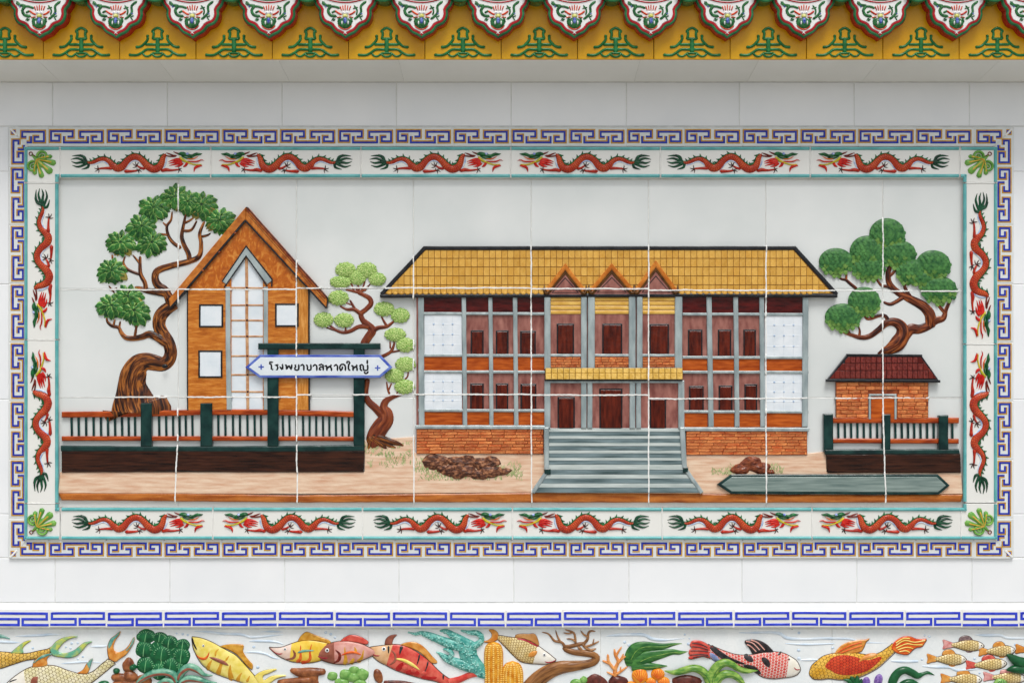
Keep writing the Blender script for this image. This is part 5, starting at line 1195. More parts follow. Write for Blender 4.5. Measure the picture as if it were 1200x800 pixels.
# yellow and pink long-snouted fish
t, T = fish('snouted_fish', 'yellow fish with pink snout and flame stripes nosing ahead of a pink fish', [(315.6, 757.6), (322, 758.2), (329, 757.8), (335, 756), (343, 753), (351, 750.6), (360, 749.4), (370, 750.2), (380, 752), (388, 754.4), (396, 758)], [(315.8, 759), (321, 764), (327, 768.6), (334, 772.2), (342, 775), (351, 776), (360, 776.4), (368, 775.6), (376, 773.6), (386, 770), (396, 765)], m_body=C('fish_chrome_yellow', (222, 182, 50), (236, 204, 86), (50, 50, 50), rough=.2), m_head=C('fish_blush', (222, 190, 172), (234, 214, 202), (40, 40, 40), rough=.2), head_f=.33)
fin(t, [(349, 751), (352, 745.4), (356, 741.6), (360, 740), (368, 743), (377, 746.4), (384, 749), (387.6, 752), (386.6, 754.4), (376, 751.4), (364, 750)], M_FG, h=.006, name='dorsal_fin')
for l in ([(349, 774.6, 2.4), (352.6, 770, 1.8), (352.6, 762, 1.0), (352.8, 754.6, .3)], [(354, 775.4, 2.4), (360, 774.6, 2), (364, 770, 1.7), (363.6, 762.6, 1), (365.6, 753.6, .3)]): deco(t, T, 'flame_stripe', l, M_RORG, .0007)
deco(t, T, 'gill', [(343.6, 760.6, .6), (346, 765, 1.5), (344, 770, 1.5), (335, 772, .6)], M_FBR, .0012); deco(t, T, 'side_fin', [(349.6, 763.6, .8), (356, 761.6, 1.4), (368, 761, .6)], M_TIP, .002)
deco(t, T, 'mouth', [(316.4, 759, .5), (321, 763.4, .7), (327, 765.6, .7), (331, 764.8, .6)], M_MOUTH, .001); eye(t, T, 334.2, 759.8, 1.8)

# red fish with black bars (built before the pink one overlaps its snout side)
t, T = fish('barred_fish', 'red fish with black bars, peach face, dark horn and orange back fin', [(430, 758.4), (437, 757), (445, 756), (454, 755), (464, 754.4), (474, 756), (484, 760.6), (494, 767), (504, 775), (513, 784), (522, 791.6), (532, 797.6)], [(430.6, 760.4), (436, 768), (444, 775), (452, 779), (460, 783.4), (470, 787.4), (480, 790.6), (490, 793.6), (500, 796), (510, 798), (520, 802), (530, 806)], m_body=M_FRD, m_head=M_FPE, head_f=.27, h=.010)
fin(t, [(469, 755), (476, 752.4), (485, 751.8), (493, 755), (500, 761), (506, 768), (512.6, 775.6), (506, 776.4), (497, 768), (486, 760.6)], M_FOR, h=.006, name='dorsal_fin'); fin(t, [(451, 755), (452, 749), (457, 744.4), (465, 743.2), (461.6, 747), (459.6, 752), (459, 755)], M_FBR, h=.006, name='horn')
for l in ([(455.4, 757, 1.2), (455.6, 764, .6)], [(470.6, 757.6, 2), (469.4, 762, 1.2), (468.6, 766, .4)], [(491.6, 766.6, 1.0), (490.6, 772, .9), (488.6, 778, .4)], [(501.6, 774.6, 1.0), (500.4, 780, .8), (497.6, 787, .4)], [(519.6, 790.6, 1.2), (519.4, 795, .6)]): deco(t, T, 'black_bar', l, M_BLK2, .0008)
for l in ([(466, 783.6, 3), (470, 779, 3), (472, 776, 1.5)], [(478, 787.6, 3), (484, 786, 3), (490, 788, 2.4)], [(496, 793, 2.6), (503, 794, 2.2), (511, 793, 1.4)]): deco(t, T, 'red_patch', l, C('deep_red', (168, 22, 24), (192, 40, 38), (50, 50, 50), rough=.2), .0006)
for x, y in ((474.6, 781), (485, 784.6), (497, 788)): obj('spot', dome(ell(x, y, 3.6, 2.8, 12), 0, .0016, 3, on=T), M_FRD, t, True)
deco(t, T, 'gill', [(459, 761, .5), (463.4, 766, 1.2), (463, 773, 1.4), (457, 778, .6)], M_FBR, .0014); deco(t, T, 'side_fin', [(464.6, 770.6, .8), (474, 772.6, 1.8), (484, 778, 1.8), (491.6, 783.6, .5)], M_FY, .003)
deco(t, T, 'mouth', [(431.4, 760.4, .5), (436, 765, .8), (441, 767.6, .8), (445, 767, .6)], M_MOUTH, .001); eye(t, T, 450, 759.4, 2.6)
obj('tail_curl', loft([(526, 799, 4.4), (538, 796, 4), (550, 791, 3.6), (561, 789.6, 3.2), (571, 794, 1.6)], -.001, .008), M_FRD, t, True)
# pink and brown fish
t, T = fish('snouted_fish', 'pink fish with brown head and belly nosing behind a yellow fish', [(368, 765.6), (373, 760.6), (379, 756.6), (386, 753.4), (394, 751.4), (404, 750.4), (414, 751.6), (424, 754.2), (432, 758), (440, 762)], [(368.2, 767), (373, 771), (379, 774), (387, 776.6), (396, 778), (406, 778), (416, 776), (425, 773), (433, 769.6), (440, 766)], d0=.0015, h=.011, m_body=M_FPK, m_head=M_FBR, head_f=.38)
fin(t, [(398.6, 751.4), (403, 747), (410, 743.8), (417, 744), (425, 747), (431.6, 751.8), (429, 754.6), (418, 752.2), (408, 751)], M_FRD, .002, .006, name='dorsal_fin')
for l in ([(405, 776.4, 2.8), (405.6, 770, 2), (404.8, 762, 1), (404.6, 756.4, .3)], [(412, 776, 2.4), (414.6, 771, 1.6)], [(420.6, 774, 2.6), (424.6, 769, 1.6), (426.4, 760, .4)], [(417.4, 761, 1.6), (416, 756.6, .4)]): deco(t, T, 'flame_stripe', l, M_OCH, .0007)
deco(t, T, 'gill', [(393.6, 760, .6), (398.6, 765, 1.6), (397.4, 772, 1.8), (391, 776, .7)], M_HORN, .0014); deco(t, T, 'side_fin', [(401, 766, .6), (408, 763.4, 1.3), (416, 762.8, 1.5), (423.6, 766, .5)], M_RORG, .0026)
deco(t, T, 'mouth', [(368.8, 766, .6), (374, 768.6, .8), (380, 770, .8), (384.6, 769.4, .6)], M_MOUTH, .001); eye(t, T, 383.8, 760.6, 2.4)

# sandy fish diving
t, T = fish('sand_fish', 'sandy gold fish with brown back fin swimming down beside driftwood', [(651.6, 772), (645, 766.6), (638, 761.4), (630, 755.6), (620, 750), (610, 747), (600, 746), (590, 744.6), (582, 743.4)], [(651.4, 773.6), (646, 776.6), (638, 778), (629, 777.6), (620, 777), (610, 774.6), (601, 767), (592, 757.6), (584, 749.4)], m_body=S_SAND, m_head=M_FWH, head_f=.36)
fin(t, [(583, 749), (578, 751.6), (572, 752.6), (566.6, 751.4), (572, 749.6), (576, 746), (576, 741.6), (573, 737.6), (579, 737.6), (583, 740.6), (584, 744)], M_FOR, h=.006, name='tail_fin'); fin(t, [(604, 747.6), (604.4, 743.6), (612, 742.2), (620, 742.4), (626, 742), (629.6, 747), (631.4, 756), (624, 752), (614, 748)], C('fin_tan', (176, 116, 56), (206, 152, 92), (60, 60, 60), rough=.2), h=.006, name='dorsal_fin')
deco(t, T, 'fin_base', [(606, 747.6, .5), (616, 749.6, .9), (625, 754, .9), (631, 757, .5)], M_MOUTH, .001); deco(t, T, 'side_fin', [(621.4, 766.6, 2.6), (625, 765, 3.2), (628, 763, 2)], M_FOR, .0026); deco(t, T, 'mouth', [(651.4, 772.8, .6), (647, 775, .8), (641, 775.4, .8), (638.6, 774, .5)], M_MOUTH, .001); eye(t, T, 637.8, 766.4, 2.1)

# red, white and black koi
t, T = fish('koi', 'red koi with black patches, white head and white-edged scales', [(938, 782), (934, 774), (927, 769), (918, 764.6), (906, 763), (894, 764), (884, 766), (872, 767), (860, 765.6), (848, 761.6), (838, 757.6), (830, 755)], [(938, 785), (935, 789.6), (928, 792.6), (918, 794), (906, 795), (894, 793), (884, 787), (872, 782), (860, 779.6), (848, 777), (838, 773.6), (831, 770)], m_body=S_KOI, m_head=M_FWH, head_f=.2, h=.011)
fin(t, [(832, 757), (826, 752.6), (818, 750), (811, 751), (808.6, 756), (811, 759), (807.6, 762), (807.4, 766), (809, 768), (806.6, 770.6), (809.6, 772), (816, 770.6), (824, 769), (832, 770)], M_FRD, h=.008, name='tail_fin')
rays(t, [[(811, 753), (820, 754), (829, 758)], [(811, 757), (820, 758), (830, 761)], [(809, 762), (820, 762), (830, 763)], [(809, 767), (820, 766), (830, 767)], [(812, 770), (822, 768), (831, 769)]], M_BLK2, .0035, .004, .7)
fin(t, [(882, 766), (878, 758.6), (874, 754), (873, 750.6), (880, 748.8), (888, 749.6), (896, 753), (902, 758), (906, 764), (894, 764)], M_BLK2, h=.007, name='dorsal_fin'); rays(t, [[(874, 751), (882, 753), (890, 761)], [(875, 754.6), (880, 757), (886, 763)], [(880, 749.6), (888, 752.6), (896, 761)]], M_FPK, .003, .004, .9)
for l in ([(834, 757.6, 2.6), (844, 766, 3.4), (856, 772, 2.4), (872, 777, 1)], [(874, 768, 3), (878, 771, 3.6), (881, 773, 2)], [(894, 771, 2.6), (898, 775, 3.6), (900, 779, 2)], [(872, 779, 1.6), (882, 782, 3), (890, 788, 2)], [(915, 763.4, 1.0), (912, 766, 1)]): deco(t, T, 'black_patch', l, M_BLK2, .0006)
deco(t, T, 'blue_patch', [(833, 766, 2.6), (838, 771, 3.6), (842, 774, 2)], C('belly_blue', (120, 136, 186), (170, 180, 212), (80, 80, 80), rough=.2), .0007); deco(t, T, 'mouth', [(937, 783.6, .5), (933, 783.6, .6), (930, 781, .4)], M_MOUTH, .001); eye(t, T, 924.4, 771.6, 1.7, False)

# gold koi with red saddle
t, T = fish('koi', 'golden koi with red scaled saddle and flowing orange tail', [(948.4, 787), (951, 779.6), (957, 774), (964, 768.6), (974, 765.4), (986, 763.6), (998, 763.6), (1010, 765.6), (1022, 766.6), (1032, 763.4), (1040, 758), (1046, 753.6)], [(948.6, 790), (953, 795), (962, 796), (972, 795), (984, 796.4), (996, 795.6), (1008, 793), (1020, 787.6), (1030, 781.6), (1038, 774.6), (1046, 767), (1052, 761)], m_body=S_KOIG, head_f=.14, h=.011)
deco(t, T, 'red_saddle', [(970, 779, 4), (976, 778, 9), (986, 778, 11.5), (998, 778.6, 11), (1010, 779, 8), (1020, 776.6, 5), (1031, 770, 2)], S_KOIR, .0008)
fin(t, [(1045, 760), (1047, 754), (1053, 748.6), (1060, 745.4), (1067, 745.6), (1074, 748.2), (1080, 748.8), (1086, 748.4), (1083, 754), (1080, 757.4), (1074, 758.6), (1070, 761), (1064, 766.4), (1056, 766), (1050, 764)], M_RORG, h=.009, name='tail_fin')
rays(t, [[(1050, 756), (1060, 750), (1072, 752), (1084, 750)], [(1050, 759), (1062, 754), (1072, 755), (1081, 755)], [(1052, 761), (1062, 758), (1070, 759.4)], [(1054, 763), (1062, 762), (1066, 764)], [(1050, 753), (1058, 748), (1066, 747.6)]], M_FY, .005, .0036, .7)
fin(t, [(978, 766), (982, 760), (988, 755), (996, 751.6), (1006, 749.6), (1014, 749), (1019.4, 747.8), (1015, 752), (1013, 757), (1009, 763), (1000, 765), (988, 766)], M_FOR, h=.007, name='dorsal_fin'); rays(t, [[(982, 764), (994, 757), (1010, 752)], [(985, 765), (998, 760), (1010, 756)]], M_RORG, .004, .0032, .9)
deco(t, T, 'side_fin', [(1006, 774, .5), (1012, 770, 2.2), (1021, 767.4, 2.6), (1028, 766, .8)], M_FOR, .003); eye(t, T, 955.6, 778, 1.3, False)

# shoal of small fish
def small(label, tail, head, hw, m_t, m_d, dors, seed, group='small sandy fish of the shoal'):
    (tx, ty), (hx, hy) = tail, head; L = hx-tx
    Y = lambda f: ty+(hy-ty)*f
    prof = [(1.0, .05), (.95, .45), (.86, .78), (.72, 1), (.55, .95), (.4, .66), (.28, .42), (.2, .36)]
    t, T = fish('small_fish', label, [(tx+L*f, Y(f)-hw*p) for f, p in prof], [(tx+L*f, Y(f)+hw*p) for f, p in prof], m_body=S_SAND, m_head=M_FWH, head_f=.24, h=.009, n=20, group=group)
    fin(t, [(tx+L*.24, Y(.24)-hw*.4), (tx+L*.12, Y(.12)-hw*.7), (tx, ty-hw*.9), (tx+L*.02, ty), (tx, ty+hw*.8), (tx+L*.12, Y(.12)+hw*.6), (tx+L*.24, Y(.24)+hw*.4)], m_t, h=.005, name='tail_fin')
    fin(t, [(tx+L*.38, Y(.4)-hw*.66), (tx+L*.4, Y(.4)-hw*1.3), (tx+L*.5, Y(.5)-hw*dors), (tx+L*.64, Y(.6)-hw*dors*.96), (tx+L*.72, Y(.7)-hw*.9), (tx+L*.55, Y(.55)-hw*.8)], m_d, h=.004, name='dorsal_fin')
    fin(t, [(tx+L*.52, Y(.52)+hw*.8), (tx+L*.58, Y(.58)+hw*1.35), (tx+L*.7, Y(.7)+hw*1.3), (tx+L*.74, Y(.74)+hw*.85)], m_d, h=.003, name='belly_fin')
    eye(t, T, tx+L*.93, Y(.93)-hw*.15, 1.2, False)
M_DFIN = C('fin_dusky', (96, 74, 78), (150, 126, 126), (120, 120, 120), rough=.25); M_PFIN = C('fin_rose', (200, 120, 116), (222, 166, 160), (90, 90, 90), rough=.2); M_RFIN = C('fin_red', (190, 60, 54), (214, 104, 90), (90, 90, 90), rough=.2)
small('small sandy fish with rose tail and dusky back fin, topmost of the shoal', (1105, 755), (1153.4, 756.4), 6.4, M_PFIN, M_DFIN, 1.75, 1)
small('small sandy fish with broad orange tail just above a pale wave line', (1086.4, 771.6), (1132.6, 772.4), 6.6, M_FOR, M_FOR, 1.75, 2)
small('small sandy fish with orange fins nosing at the tail of another fish', (1147, 763.4), (1190, 761.6), 6.4, M_FOR, M_FOR, 1.75, 3)
small('small sandy fish with red tail and red back fin', (1132, 779.4), (1180, 777), 6.6, M_RFIN, M_RFIN, 1.7, 4)
small('small sandy fish with orange tail, lowest of the shoal below the wave line', (1102.6, 795), (1150.8, 796), 6.8, M_FOR, M_FOR, 1.65, 5)
small('small pale fish with rose tail behind the green fan shell', (1152.6, 792.6), (1203, 794.4), 6.4, M_PFIN, M_PFIN, 1.5, 6)
small('small sandy fish with orange tail swimming out past the panel edge', (1190, 760), (1238, 764), 6.6, M_FOR, M_FOR, 1.6, 7)

# ---- reef: rocks, weed, coral, driftwood
M_RK = C('reef_rock', (84, 36, 20), (168, 104, 60), (50, 50, 50), .3, .7, rough=.25, bump=.6, bsc=90, detail=7); M_RKD = C('reef_rock_dark', (58, 20, 16), (116, 56, 44), (60, 60, 60), .3, .7, rough=.25, bump=.6, bsc=100, detail=7)
M_CAB = C('cabbage_green', (10, 74, 44), (28, 108, 62), (50, 50, 50), rough=.2); M_CABV = C('cabbage_vein', (88, 160, 108), (130, 186, 130), (80, 80, 80), rough=.2)
M_LETT = C('lettuce_green', (92, 146, 66), (136, 180, 98), (60, 60, 60), rough=.2); M_WEED = C('weed_green', (26, 84, 38), (74, 130, 60), (30, 120, 120), rough=.2)
M_GRS = C('sea_grass_green', (74, 126, 44), (146, 178, 84), (50, 120, 120), rough=.2); M_RIB = C('ribbon_weed_green', (14, 68, 38), (30, 96, 54), (50, 50, 50), rough=.18)
M_TEAL = C('coral_teal', (40, 132, 124), (116, 188, 176), (70, 70, 70), rough=.22, bump=.5, bsc=200); M_TEALB = C('coral_teal_pale', (96, 176, 164), (164, 214, 204), (90, 90, 90), rough=.22); M_CACT = C('coral_amber', (196, 116, 14), (226, 164, 52), (60, 60, 60), rough=.22); M_CORO = C('coral_orange', (206, 124, 56), (226, 160, 96), (60, 60, 60), rough=.25, bump=.4, bsc=200)
M_SHEL = C('shell_orange', (224, 130, 20), (240, 168, 60), (40, 40, 40), rough=.22); M_PURP = C('shell_purple', (92, 64, 140), (150, 120, 184), (140, 140, 140), rough=.25); M_AGAV = C('agave_teal', (52, 122, 100), (126, 176, 150), (60, 60, 60), rough=.2)
def single(name, label, cat_, x, y, group=None): return thing(name, x, y, label, cat_, group)
def blobs(par, nm, l, m, d0=-.001, rough=.002, w_=.25):
    for i, (x, y, rx, ry, h) in enumerate(l): obj(nm, dome(ell(x, y, rx, ry, 20, w_, i*2.0), d0, h, 7, rough, i*3.3+x), m, par, True)
t = single('reef_rock', 'knobbly brown reef rock behind the pale carp tail', 'rock', 148, 808, 'reef rocks'); blobs(t, 'lump', [(150, 779, 7, 8.5, .012), (140, 794, 11, 6, .012), (152, 793, 9, 8, .014), (146, 803, 18, 8, .014), (168, 797, 10, 8, .010)], M_RK)
blobs(t, 'weed_leaf', [(136, 786, 4.2, 3.6, .012), (155, 781.6, 5, 4, .016), (121, 801, 7, 4, .010)], M_CAB, rough=0)
t = single('sea_cabbage', 'dark green cabbage-like seaweed with pale veined leaves', 'seaweed', 190, 800)
for i, (x, y, rx, ry, h) in enumerate(((190, 770, 19, 20, .006), (187, 746.6, 8.6, 6, .008), (171, 745.4, 10.4, 7.4, .010), (214, 756, 8, 7.4, .008), (198, 752.6, 9.4, 8, .011), (169, 760.6, 9.4, 9.4, .011), (212.6, 768, 9.4, 10, .011), (190, 765.6, 10.6, 9.4, .014), (171, 779, 10, 9.4, .013), (200, 781, 10.6, 10.4, .014), (186, 786, 9, 10, .012), (210, 784, 7, 9, .010))):
    lf = obj('leaf', dome(ell(x, y, rx*1.16, ry*1.16, 24, .12, i), -.001, h*.75, 6, pw=.8), M_CAB, t, True); T = bvh(dome(ell(x, y, rx*1.16, ry*1.16, 24, .12, i), -.001, h*.75, 6, pw=.8))
    a0 = R(70+i*17)
    obj('veins', join(loft([(x-rx*.1, y+ry*.8, .5), (x, y, .45), (x+rx*.1, y-ry*.7, .3)], 0, .0006, m=3, on=T), *[loft([(x+rx*.72*math.cos(R(q)), y+ry*.72*math.sin(R(q)), .25), (x+rx*.93*math.cos(R(q)), y+ry*.93*math.sin(R(q)), .4)], 0, .0006, m=3, on=T, n=3) for q in range(180, 361, 18)]), M_CABV, lf, True)
t = single('sea_agave', 'teal curling strap leaves of weed at the foot of the sea cabbage', 'seaweed', 205, 806)
for l in ([(207, 799, 4), (202, 790, 4.6), (190, 787.4, 4.4), (176, 790, 4), (164, 797, 3), (158, 804, 1)], [(209, 798, 3.4), (212, 788, 4.4), (221, 781.4, 4.4), (230, 784, 4), (239, 790.4, 2.2), (249, 791, .4)], [(211, 800, 3.4), (220, 795, 4), (232, 796, 3.6), (243, 799, 2.4), (254, 800, .5)], [(208, 802, 3), (196, 797, 3.6), (186, 801, 2.6), (180, 806, 1)]):
    q = obj('strap_leaf', loft(l, .006, .010), M_AGAV, t, True); T = bvh(loft(l, .006, .010)); obj('midrib', loft([(x, y+.8, r*.34) for x, y, r in l], 0, .0008, m=4, on=T), M_FBR, q, True)
t = single('stump', 'flat-topped brown stump under the yellow and pink fishes', 'stump', 358, 806); obj('upper_block', loft(caps([(342, 785.4, 3), (352, 788, 5.6), (364, 787.6, 5.8), (378, 787, 4)]), -.001, .012, ridge=.002), M_RK, t, True); obj('trunk', loft([(361, 786, 14), (361, 795, 12), (360, 803, 16)], -.001, .011, ridge=.003), M_RK, t, True); obj('lower_block', loft(caps([(328, 800, 4), (345, 799, 5), (362, 797, 4)]), .004, .010, ridge=.002), M_RK, t, True)
t = single('sea_lettuce', 'light green round-leaved sea lettuce between stump and brown pod', 'seaweed', 408, 806); blobs(t, 'leaf', [(389.4, 792, 6.4, 5.4, .007), (415, 785, 7, 5, .007), (405, 790.6, 8, 6.6, .010), (424, 790.4, 8, 7.4, .009), (414, 793.4, 8, 6.4, .012), (400, 799, 9, 5, .012), (421, 800, 8, 5, .012)], M_LETT, rough=.0006, w_=.12)
t = single('sea_pod', 'brown oval pod standing under the barred fish', 'pod', 443, 804); obj('pod', dome(ell(443, 792, 5.4, 9, 22, .06, 0, R(-18)), -.001, .010, 6, .001), M_RK, t, True); obj('base', loft(caps([(452, 800, 3), (470, 800.4, 3.4), (486, 803, 3)]), -.001, .008, ridge=.002), M_RKD, t, True)
t = single('teal_coral', 'bumpy teal branching coral beside the amber cactus coral', 'coral', 566, 796)
br = [[(572, 794, 3), (564, 787, 8), (556, 779, 9.4), (550, 770, 10), (548, 762, 11), (549, 755, 8), (546, 751, 3)], [(552, 761, 8), (540, 757, 7), (526, 753.6, 6), (514, 749, 5), (503, 744.6, 4.2), (494, 741.6, 2.6), (486, 742.6, 1.8), (479, 740.6, .5)], [(550, 756, 6.4), (540, 750, 5.6), (531, 744.6, 4.4), (524, 740, 3), (516.6, 738.4, 1)], [(553, 758, 5), (559, 755, 4), (564, 750.6, 3.4), (563.4, 745, 3.4), (558, 741.4, 3.4), (550, 741, 2.6), (541, 738.4, .8)], [(559, 782, 8), (546, 779.6, 7), (534, 776, 5.6), (524, 772, 4.6), (517.6, 767.6, 3), (512.6, 764, .8)], [(526, 771, 2.8), (529.6, 766, 2.8), (526, 761.6, 2.6), (520, 760, .8)]]
rc = random.Random(4)
for l in br:
    ge = loft(l, -.001, .013, hexp=.8); q = obj('branch', ge, M_TEAL, t, True); T = bvh(ge); g = []
    for (x, y, r) in cat(l, int(len(l)*5)):
        for s in range(2):
            xx, yy = x+rc.uniform(-.75, .75)*r, y+rc.uniform(-.75, .75)*r; g.append(dome(ell(xx, yy, rc.uniform(.7, 1.5), rc.uniform(.7, 1.3), 8), 0, .0026, 2, on=T))
    obj('bumps', join(*g), M_TEALB, q, True, 'stuff')
M_BEAD = C('coral_bead', (232, 176, 64), (244, 204, 112), (60, 60, 60), rough=.22)
t = single('cactus_coral', 'tall amber cactus-shaped coral with beaded ribs', 'coral', 578, 806, 'amber cactus corals')
def cactus(t, cx, top_, hw, bot, nr, sq=1):
    H = bot-top_
    prof = [(cx, top_, .1), (cx, top_+hw*.12, hw*.48), (cx, top_+hw*.4, hw*.8), (cx, top_+hw*.95, hw), (cx, top_+hw*1.9, hw*1.04), (cx, bot, hw*.98)]
    ge = loft(prof, -.001, .016, m=16); obj('body', ge, M_CACT, t, True); T = bvh(ge); c = cat(prof, 20)
    for j in range(nr):
        v = -1+2*(j+.5)/nr; g = []
        for i in range(int(H/2.2)):
            f = (i+.6)/int(H/2.2); x0, y0, r0 = c[min(20, int(f*20))]; s = math.sin(v*1.35)/math.sin(1.35)
            g.append(dome(ell(cx+s*r0*.92, top_+H*f, 1.25, .95, 8), 0, .0018, 2, on=T))
        obj('beaded_rib', join(*g), M_BEAD, t, True)
cactus(t, 578.4, 751.6, 11, 806, 5)
t = single('cactus_coral', 'short round amber cactus-shaped coral below the sandy fish', 'coral', 601, 806, 'amber cactus corals'); cactus(t, 600.6, 774.4, 12.4, 806, 6)
t = single('driftwood', 'gnarled brown driftwood with bare twigs under the fret band', 'driftwood', 660, 806)
obj('trunk', loft([(622, 808, 12), (630, 797, 10), (642, 788, 9), (656, 782.4, 8), (672, 780.4, 6.4), (686, 778.6, 5.2), (696, 775.4, 4.6), (699.4, 770.6, 4.2), (694, 767, 4), (684, 765.4, 4), (672, 764, 3.6), (663, 761, 3), (661.4, 758, 2.2), (668, 757.4, 2.4), (678, 755, 2.4), (686, 753.4, 1.8)], -.001, .015, ridge=.004, m=12), C('driftwood_glaze', (84, 46, 20), (168, 116, 66), (.05, .4, 1), .28, .72, .25, .5, 60, uv=True, detail=7, uvbump=(.06, .6, 1)), t, True)
M_TWIG = C('twig_glaze', (120, 78, 42), (170, 124, 82), (60, 60, 60), rough=.25)
for l in ([(682, 766, 2.2), (681, 761, 2), (677.6, 757.6, 1.6)], [(684, 754, 1.8), (688.6, 748.6, 1.7), (689.4, 742, 1.5), (692, 739, 1.3), (697.6, 739.4, .7)], [(689, 746, 1.3), (684, 743, 1.2), (680.6, 738.6, .7)], [(683, 754.6, 1.8), (688, 760, 1.7), (693, 761.4, 1.6), (698.4, 759.6, .9)], [(686, 757.6, 1.3), (694, 755, 1.3), (702, 751, .7)], [(694.6, 755, 1), (696, 748.4, .6)], [(674.6, 753.4, 1.5), (674, 746, 1.4), (671.6, 740.6, 1.3), (662, 737.4, .6)], [(671, 740.6, 1), (666, 742, 1), (660.4, 741, .6)], [(674, 751, 1.2), (670, 748.6, 1.1), (664, 748, .6)], [(662, 758, 1.9), (658.6, 752.6, 1.6), (650, 750.6, 1.5), (646, 746, 1.2), (642, 742, 1), (635, 740.4, .5)], [(657, 752, 1.3), (653.6, 746, 1.1), (651, 738, .5)]): obj('twig', loft(caps(l), -.0005, .006, m=6), M_TWIG, t, True)
t = single('reef_rock', 'dark maroon reef rock under the orange branching coral', 'rock', 722, 808, 'reef rocks'); blobs(t, 'lump', [(697, 800, 13, 9.6, .010), (725, 800, 12.6, 8.4, .013), (707, 801, 6, 6, .008)], M_RKD); blobs(t, 'weed_leaf', [(676, 799, 8, 4, .009), (684, 797, 5, 4.6, .011)], M_LETT, rough=0)
t = single('orange_coral', 'small orange branching coral with bare finger twigs', 'coral', 721, 795)
for l in ([(721, 794, 2.6), (721, 784, 2.4), (724.4, 774.6, 2), (721, 767, 1.8), (720, 760.4, 1)], [(721.6, 769, 1.5), (724.6, 763.4, 1.3), (728.6, 757.6, .8)], [(723.4, 777, 1.9), (730, 770.6, 1.5), (738, 766, .9)], [(727.4, 772.6, 1.2), (730.6, 766, .8)], [(721, 785, 2), (716.6, 780, 1.9), (713, 774, 1.8), (712.4, 767, 1.4)], [(713.6, 777, 1.7), (706.6, 774, 1.2)], [(722, 790, 1.7), (728, 786, 1.4), (735.4, 780.6, .8)], [(727, 786, 1), (727.6, 781, .7)], [(719.6, 791, 1.4), (711.4, 787, .9)]): obj('finger', loft(caps(l), -.0005, .006, m=6), M_CORO, t, True)
t = single('green_weed', 'broad dark green weed with wavy streaming tips beside orange coral', 'seaweed', 746, 786)
for l in ([(738, 780, 4), (739, 772, 8), (745, 762, 9), (754, 757.4, 6.4), (768, 757, 4.4), (778, 757, 3.6), (788, 755, 2.2), (799, 753.6, .4)], [(740, 781, 6), (750, 774, 8.6), (762, 769, 7.4), (776, 766, 5.4), (788, 763.6, 3.6), (797, 764.4, 2.6), (806, 763, .4)], [(740, 782, 4), (754, 780.6, 5), (768, 780.6, 3.6), (782, 780, .5)]):
    ge = loft(l, -.001, .009, ridge=.0012); q = obj('frond', ge, M_WEED, t, True); T = bvh(ge); obj('vein', loft([(x, y, .35) for x, y, r in l[1:]], 0, .0006, m=3, on=T), M_GRS, q, True)
t = single('fan_shells', 'cluster of ribbed orange fan shells at the foot of the green weed', 'shells', 762, 806)
for (x, y, rx, ry) in ((750, 792, 9.6, 10), (771, 790, 8, 7.4), (763, 799, 6, 5.4), (778, 799, 7.4, 6), (740, 803, 7, 5)):
    ge = dome(ell(x, y, rx, ry, 22, .08, x), .001, .011, 6); q = obj('shell', ge, M_SHEL, t, True); T = bvh(ge)
    obj('ribs', join(*[loft([(x, y+ry*.6, .3), (x+rx*.9*math.cos(R(a)), y+ry*.9*math.sin(R(a)), .5)], 0, .0006, m=3, on=T, n=5) for a in range(195, 350, 22)]), M_RORG, q, True)
t = single('reef_rock', 'round red-brown reef rock beside the light green sea grass', 'rock', 800, 810, 'reef rocks'); blobs(t, 'lump', [(804, 801, 18, 9.6, .013)], M_RKD)
t = single('sea_grass', 'light green curling sea grass in front of the red koi', 'seaweed', 836, 806)
for l in ([(832, 803, 5), (829, 793, 5), (822, 785.6, 5), (812, 783, 4.4), (800, 786, 4.2), (790, 788, 3), (779, 786, .5)], [(833, 804, 6), (835, 791, 6), (841, 781, 5.6), (850, 776.4, 4.8), (858, 778.6, 4), (866, 783.6, 3.4), (876, 786.4, 3), (888.6, 785.6, .4)], [(836, 805, 6), (842, 795, 5.4), (850, 790, 5), (860, 791, 4.4), (868, 797, 3.6), (874, 804, 1)]):
    ge = loft(l, .006, .012, ridge=.0015); q = obj('blade', ge, M_GRS, t, True); T = bvh(ge); obj('vein', loft([(x, y+.4, .4) for x, y, r in l[:-1]], 0, .0006, m=3, on=T), M_WEED, q, True)
t = single('reef_sprig', 'short dark green sprig under the golden koi', 'seaweed', 1000, 806)
for l in ([(1000, 806, 3), (996, 798, 3), (989, 796, .8)], [(1001, 806, 3), (999, 795, 3), (996, 791.6, .8)], [(1002, 806, 3), (1005, 796, 3), (1004, 791, .8)], [(1003, 806, 3), (1009, 799, 2.4), (1010, 795, .6)]): obj('sprig_leaf', loft(l, .002, .008), M_RIB, t, True)
t = single('purple_polyps', 'pair of purple rounded polyps beside the ribbon weed', 'polyps', 1023, 806)
for (x, y, rx, ry, ro_) in ((1015.6, 799, 4.8, 6.4, .1), (1029.6, 797, 5, 7.8, .3)): obj('polyp', dome(ell(x, y, rx, ry, 18, .05, x, ro_), -.001, .010, 6, .0012), M_PURP, t, True)
t = single('ribbon_weed', 'dark green ribbon weed curling like a hook beside the shoal', 'seaweed', 1050, 806)
for l in ([(1045, 808, 5), (1047, 797, 5.4), (1053, 788, 5), (1061, 785, 4.6), (1069, 788, 4.6), (1076, 791.6, 4), (1082, 789.6, 2.2), (1088, 788, 2), (1095.6, 791, .4)], [(1052, 808, 4), (1060, 800.6, 4), (1069, 799, 3.6), (1078, 803, 2)]): obj('ribbon', loft(l, -.001, .012), M_RIB, t, True)
